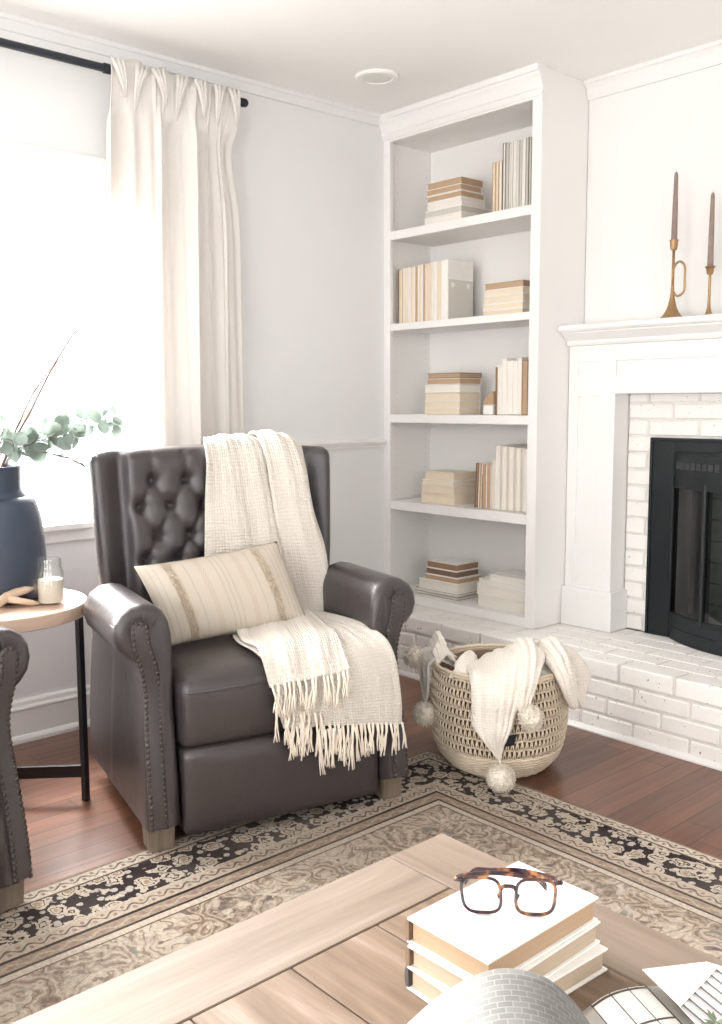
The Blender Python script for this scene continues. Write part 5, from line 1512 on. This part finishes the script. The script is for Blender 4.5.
def mat_grid_photo():
    m, nt, b = new_mat('printed_window_photo')
    v = coords(nt, 'UV'); s = node(nt, 'ShaderNodeSeparateXYZ'); L(nt, v, s.inputs[0])
    def ln(x, n_, w, o=0):
        f = mth(nt, 'FRACT', mth(nt, 'ADD', mth(nt, 'MULTIPLY', x, n_), o)); return mth(nt, 'LESS_THAN', f, w)
    U, V = s.outputs[0], s.outputs[1]
    inwin = mth(nt, 'MULTIPLY', mth(nt, 'GREATER_THAN', V, .16), mth(nt, 'LESS_THAN', V, .80))
    lines = mth(nt, 'MAXIMUM', ln(U, 3.0, .06, -.03), ln(V, 4.7, .06, -.76))
    c = mixc(nt, lines, (.86, .85, .82), (.07, .055, .05))
    bg = mixc(nt, noise_n(nt, v, 9, 4), (.34, .32, .29), (.46, .44, .41))
    c = mixc(nt, inwin, bg, c)
    edge_ = mth(nt, 'MULTIPLY', mth(nt, 'GREATER_THAN', V, .80), mth(nt, 'LESS_THAN', V, .825))
    c = mixc(nt, edge_, c, (.05, .04, .04))
    L(nt, c, b.inputs['Base Color']); b.inputs['Roughness'].default_value = .4
    return m
t = thing('open_magazine', 'open magazine page with a black-gridded window photo right of the books', 'magazine', (2.68, -2.12, .451)); To = Vector((2.68, -2.12, .451))
c00, c10 = Vector((2.598, -2.135, .464)), Vector((2.640, -2.018, .463))     # far edge left -> right
fwd_ = Vector((.215, -.105, 0))
bm = BM()
rows = []
for k in range(4):
    f = k / 3
    a, b_ = c00 + fwd_ * f, c10 + fwd_ * f
    rows.append([a + Vector((0, 0, -.011)) - To, a.lerp(b_, .33) + Vector((0, 0, .006)) - To, a.lerp(b_, .66) + Vector((0, 0, .007)) - To, b_ + Vector((0, 0, -.002)) - To])
Q = sheet(bm, rows, 24, 24, .0010)
uvl = bm.loops.layers.uv.active
for f in bm.faces:
    for lp in f.loops:
        d = lp.vert.co + To - c00; e = c10 - c00
        det = e.x * fwd_.y - e.y * fwd_.x
        u_ = (d.x * fwd_.y - d.y * fwd_.x) / det; v_ = (e.x * d.y - e.y * d.x) / det
        lp[uvl].uv = (v_ * 1.35, u_)
obj('printed_page', bm, mat_grid_photo(), t, True)
bm = BM(); a = [c00 - To, c10 - To, c10 + fwd_ - To, c00 + fwd_ - To]
A = [bm.verts.new((p.x, p.y, .0004)) for p in a]; B = [bm.verts.new((p.x, p.y, .0018)) for p in a]; bm.faces.new(A); bm.faces.new(B[::-1])
for i in range(4): bm.faces.new([A[i], A[(i + 1) % 4], B[(i + 1) % 4], B[i]])
obj('inner_pages', bm, M['pagew'], t)

def flat_poly(pts, z, th, T):
    bm = BM(); A = [bm.verts.new((x - T.x, y - T.y, z - T.z)) for x, y in pts]; B = [bm.verts.new((x - T.x, y - T.y, z + th - T.z)) for x, y in pts]
    bm.faces.new(A); bm.faces.new(B[::-1]); n = len(pts)
    for i in range(n): bm.faces.new([A[i], A[(i + 1) % n], B[(i + 1) % n], B[i]])
    uvl = bm.loops.layers.uv.active
    for f in bm.faces:
        for lp in f.loops: lp[uvl].uv = (lp.vert.co.x, lp.vert.co.y)
    return bm
def mat_stripes():
    m, nt, b = new_mat('printed_stripes')
    v = mapping(nt, coords(nt, 'UV'), rot=(0, 0, .35)); s = node(nt, 'ShaderNodeSeparateXYZ'); L(nt, v, s.inputs[0])
    f = mth(nt, 'FRACT', mth(nt, 'MULTIPLY', s.outputs[1], 70)); c = mixc(nt, mth(nt, 'LESS_THAN', f, .22), (.80, .80, .78), (.12, .10, .11))
    c = mixc(nt, mth(nt, 'GREATER_THAN', f, .72), c, (.45, .45, .44))
    L(nt, c, b.inputs['Base Color']); b.inputs['Roughness'].default_value = .5
    return m
Ts = Vector((2.74, -2.0, .451))
t = thing('striped_paper', 'black and white striped printed sheet at the lower right corner', 'paper', Ts)
obj('sheet', flat_poly([(2.690, -2.062), (2.668, -1.955), (2.78, -1.92), (2.90, -2.02), (2.80, -2.12)], .4785, .0008, Ts), mat_stripes(), t)
bm = flat_poly([(2.70, -2.05), (2.68, -1.965), (2.78, -1.93), (2.88, -2.02), (2.80, -2.10)], .4505, .0278, Ts); obj('page_stack', bm, M['pagew'], t)
Te = Vector((2.66, -1.99, .4805))
t = thing('white_card', 'blank white paper corner lying over the magazine at right', 'paper', Te)
obj('sheet', flat_poly([(2.622, -2.032), (2.668, -1.958), (2.683, -1.962), (2.692, -2.064)], .4800, .0012, Te), M['pagew'], t)
# scrap of paper at the bottom edge
Tw = Vector((2.44, -2.46, .451))
t = thing('paper_scrap', 'small white paper corner at the bottom edge of the table view', 'paper', Tw)
obj('sheet', flat_poly([(2.375, -2.435), (2.40, -2.40), (2.56, -2.52), (2.50, -2.60)], .4504, .0010, Tw), M['pagew'], t)
# sprig of greenery
random.seed(33); Tg = Vector((2.792, -2.085, .480))
t = thing('green_sprig', 'small green leafy sprig lying at the lower right corner', 'plant', Tg)
bm = BM(); tube(bm, [(-.05, .01, .004), (0, 0, .006), (.05, -.02, .005)], .0012, 6); obj('stem', bm, M['twig'], t)
bm = BM()
for k in range(46):
    u = random.uniform(-.06, .05); d = Vector((random.uniform(-1, 1), random.uniform(-1, 1), random.uniform(0, .7))).normalized(); w = d.cross(Vector((0, 0, 1))).normalized() * .0035; p = Vector((u, -u * .3, .005))
    bm.faces.new([bm.verts.new(q) for q in (p, p + d * .008 + w, p + d * .018, p + d * .008 - w)])
o = obj('leaves', bm, simple('sprig_green', (.16, .20, .13), .7, var=.4, vscale=80), t); sd = o.modifiers.new('leaf_thickness', 'SOLIDIFY'); sd.thickness = .0005

# ================================================================== LIGHT
w = bpy.data.worlds.new('overcast_sky'); bpy.context.scene.world = w; w.use_nodes = True
bg = w.node_tree.nodes['Background']; bg.inputs[0].default_value = (.95, .98, 1.0, 1); bg.inputs[1].default_value = 3.6
def area(name, loc_, rot, sx, sy, power, col=(1, 1, 1)):
    l = bpy.data.lights.new(name, 'AREA'); l.shape = 'RECTANGLE'; l.size = sx; l.size_y = sy; l.energy = power; l.color = col
    o = bpy.data.objects.new(name, l); C.objects.link(o); o.location = loc_; o.rotation_euler = rot; return o
R90 = PI / 2
# daylight standing just outside each window opening
area('window_daylight', (-1.9, -2.6, 2.9), (0, -math.radians(58), 0), 3.0, 4.4, 3000, (1, .985, .965)).data.spread = math.radians(130)

area('window_daylight', (XR + .2, -3.4, 1.35), (0, R90, 0), 1.5, 2.0, 35, (1, .97, .94))
area('window_daylight', (1.35, YF - .2, 1.25), (R90, 0, 0), 1.7, 1.8, 72, (1, .97, .94))
area('window_daylight', (3.55, YF - .2, 1.25), (R90, 0, 0), 1.7, 1.8, 72, (1, .97, .94))
# added unseen lamps outside, aimed up through the windows to brighten the ceiling
area('ceiling_fill', (-1.3, -2.9, .05), (0, -math.radians(145), 0), 2.4, 4.5, 220, (1, .99, .97))
area('ceiling_fill', (2.45, -6.4, .05), (math.radians(145), 0, 0), 4.6, 2.6, 190, (1, .98, .95))

# ================================================================== CAMERA
cam = bpy.data.cameras.new('camera'); co = bpy.data.objects.new('camera', cam); C.objects.link(co)
cam.sensor_fit = 'VERTICAL'; cam.sensor_height = 24; cam.lens = 951.58 / 1024 * 24; cam.clip_start = .02
yaw, pit, rol = .839257, .11469, -.00421188
cy, sy = math.cos(yaw), math.sin(yaw)
fwd0 = Vector((-sy, cy, 0)); rt = Vector((cy, sy, 0)); upv = Vector((0, 0, 1))
fw = math.cos(pit) * fwd0 - math.sin(pit) * upv; u0 = math.cos(pit) * upv + math.sin(pit) * fwd0
r_ = math.cos(rol) * rt + math.sin(rol) * u0; u_ = math.cos(rol) * u0 - math.sin(rol) * rt
co.matrix_world = Matrix(((r_.x, u_.x, -fw.x, 3.214), (r_.y, u_.y, -fw.y, -3.028), (r_.z, u_.z, -fw.z, 1.180), (0, 0, 0, 1)))
sc = bpy.context.scene; sc.camera = co
sc.view_settings.view_transform = 'Standard'; sc.view_settings.look = 'None'; sc.view_settings.gamma = 1; sc.view_settings.use_curve_mapping = False
sc.view_settings.exposure = -0.50
sc.cycles.use_denoising = True; sc.cycles.max_bounces = 10; sc.cycles.diffuse_bounces = 6; sc.cycles.transparent_max_bounces = 12
sc.cycles.caustics_reflective = False; sc.cycles.caustics_refractive = False; sc.cycles.sample_clamp_indirect = 6
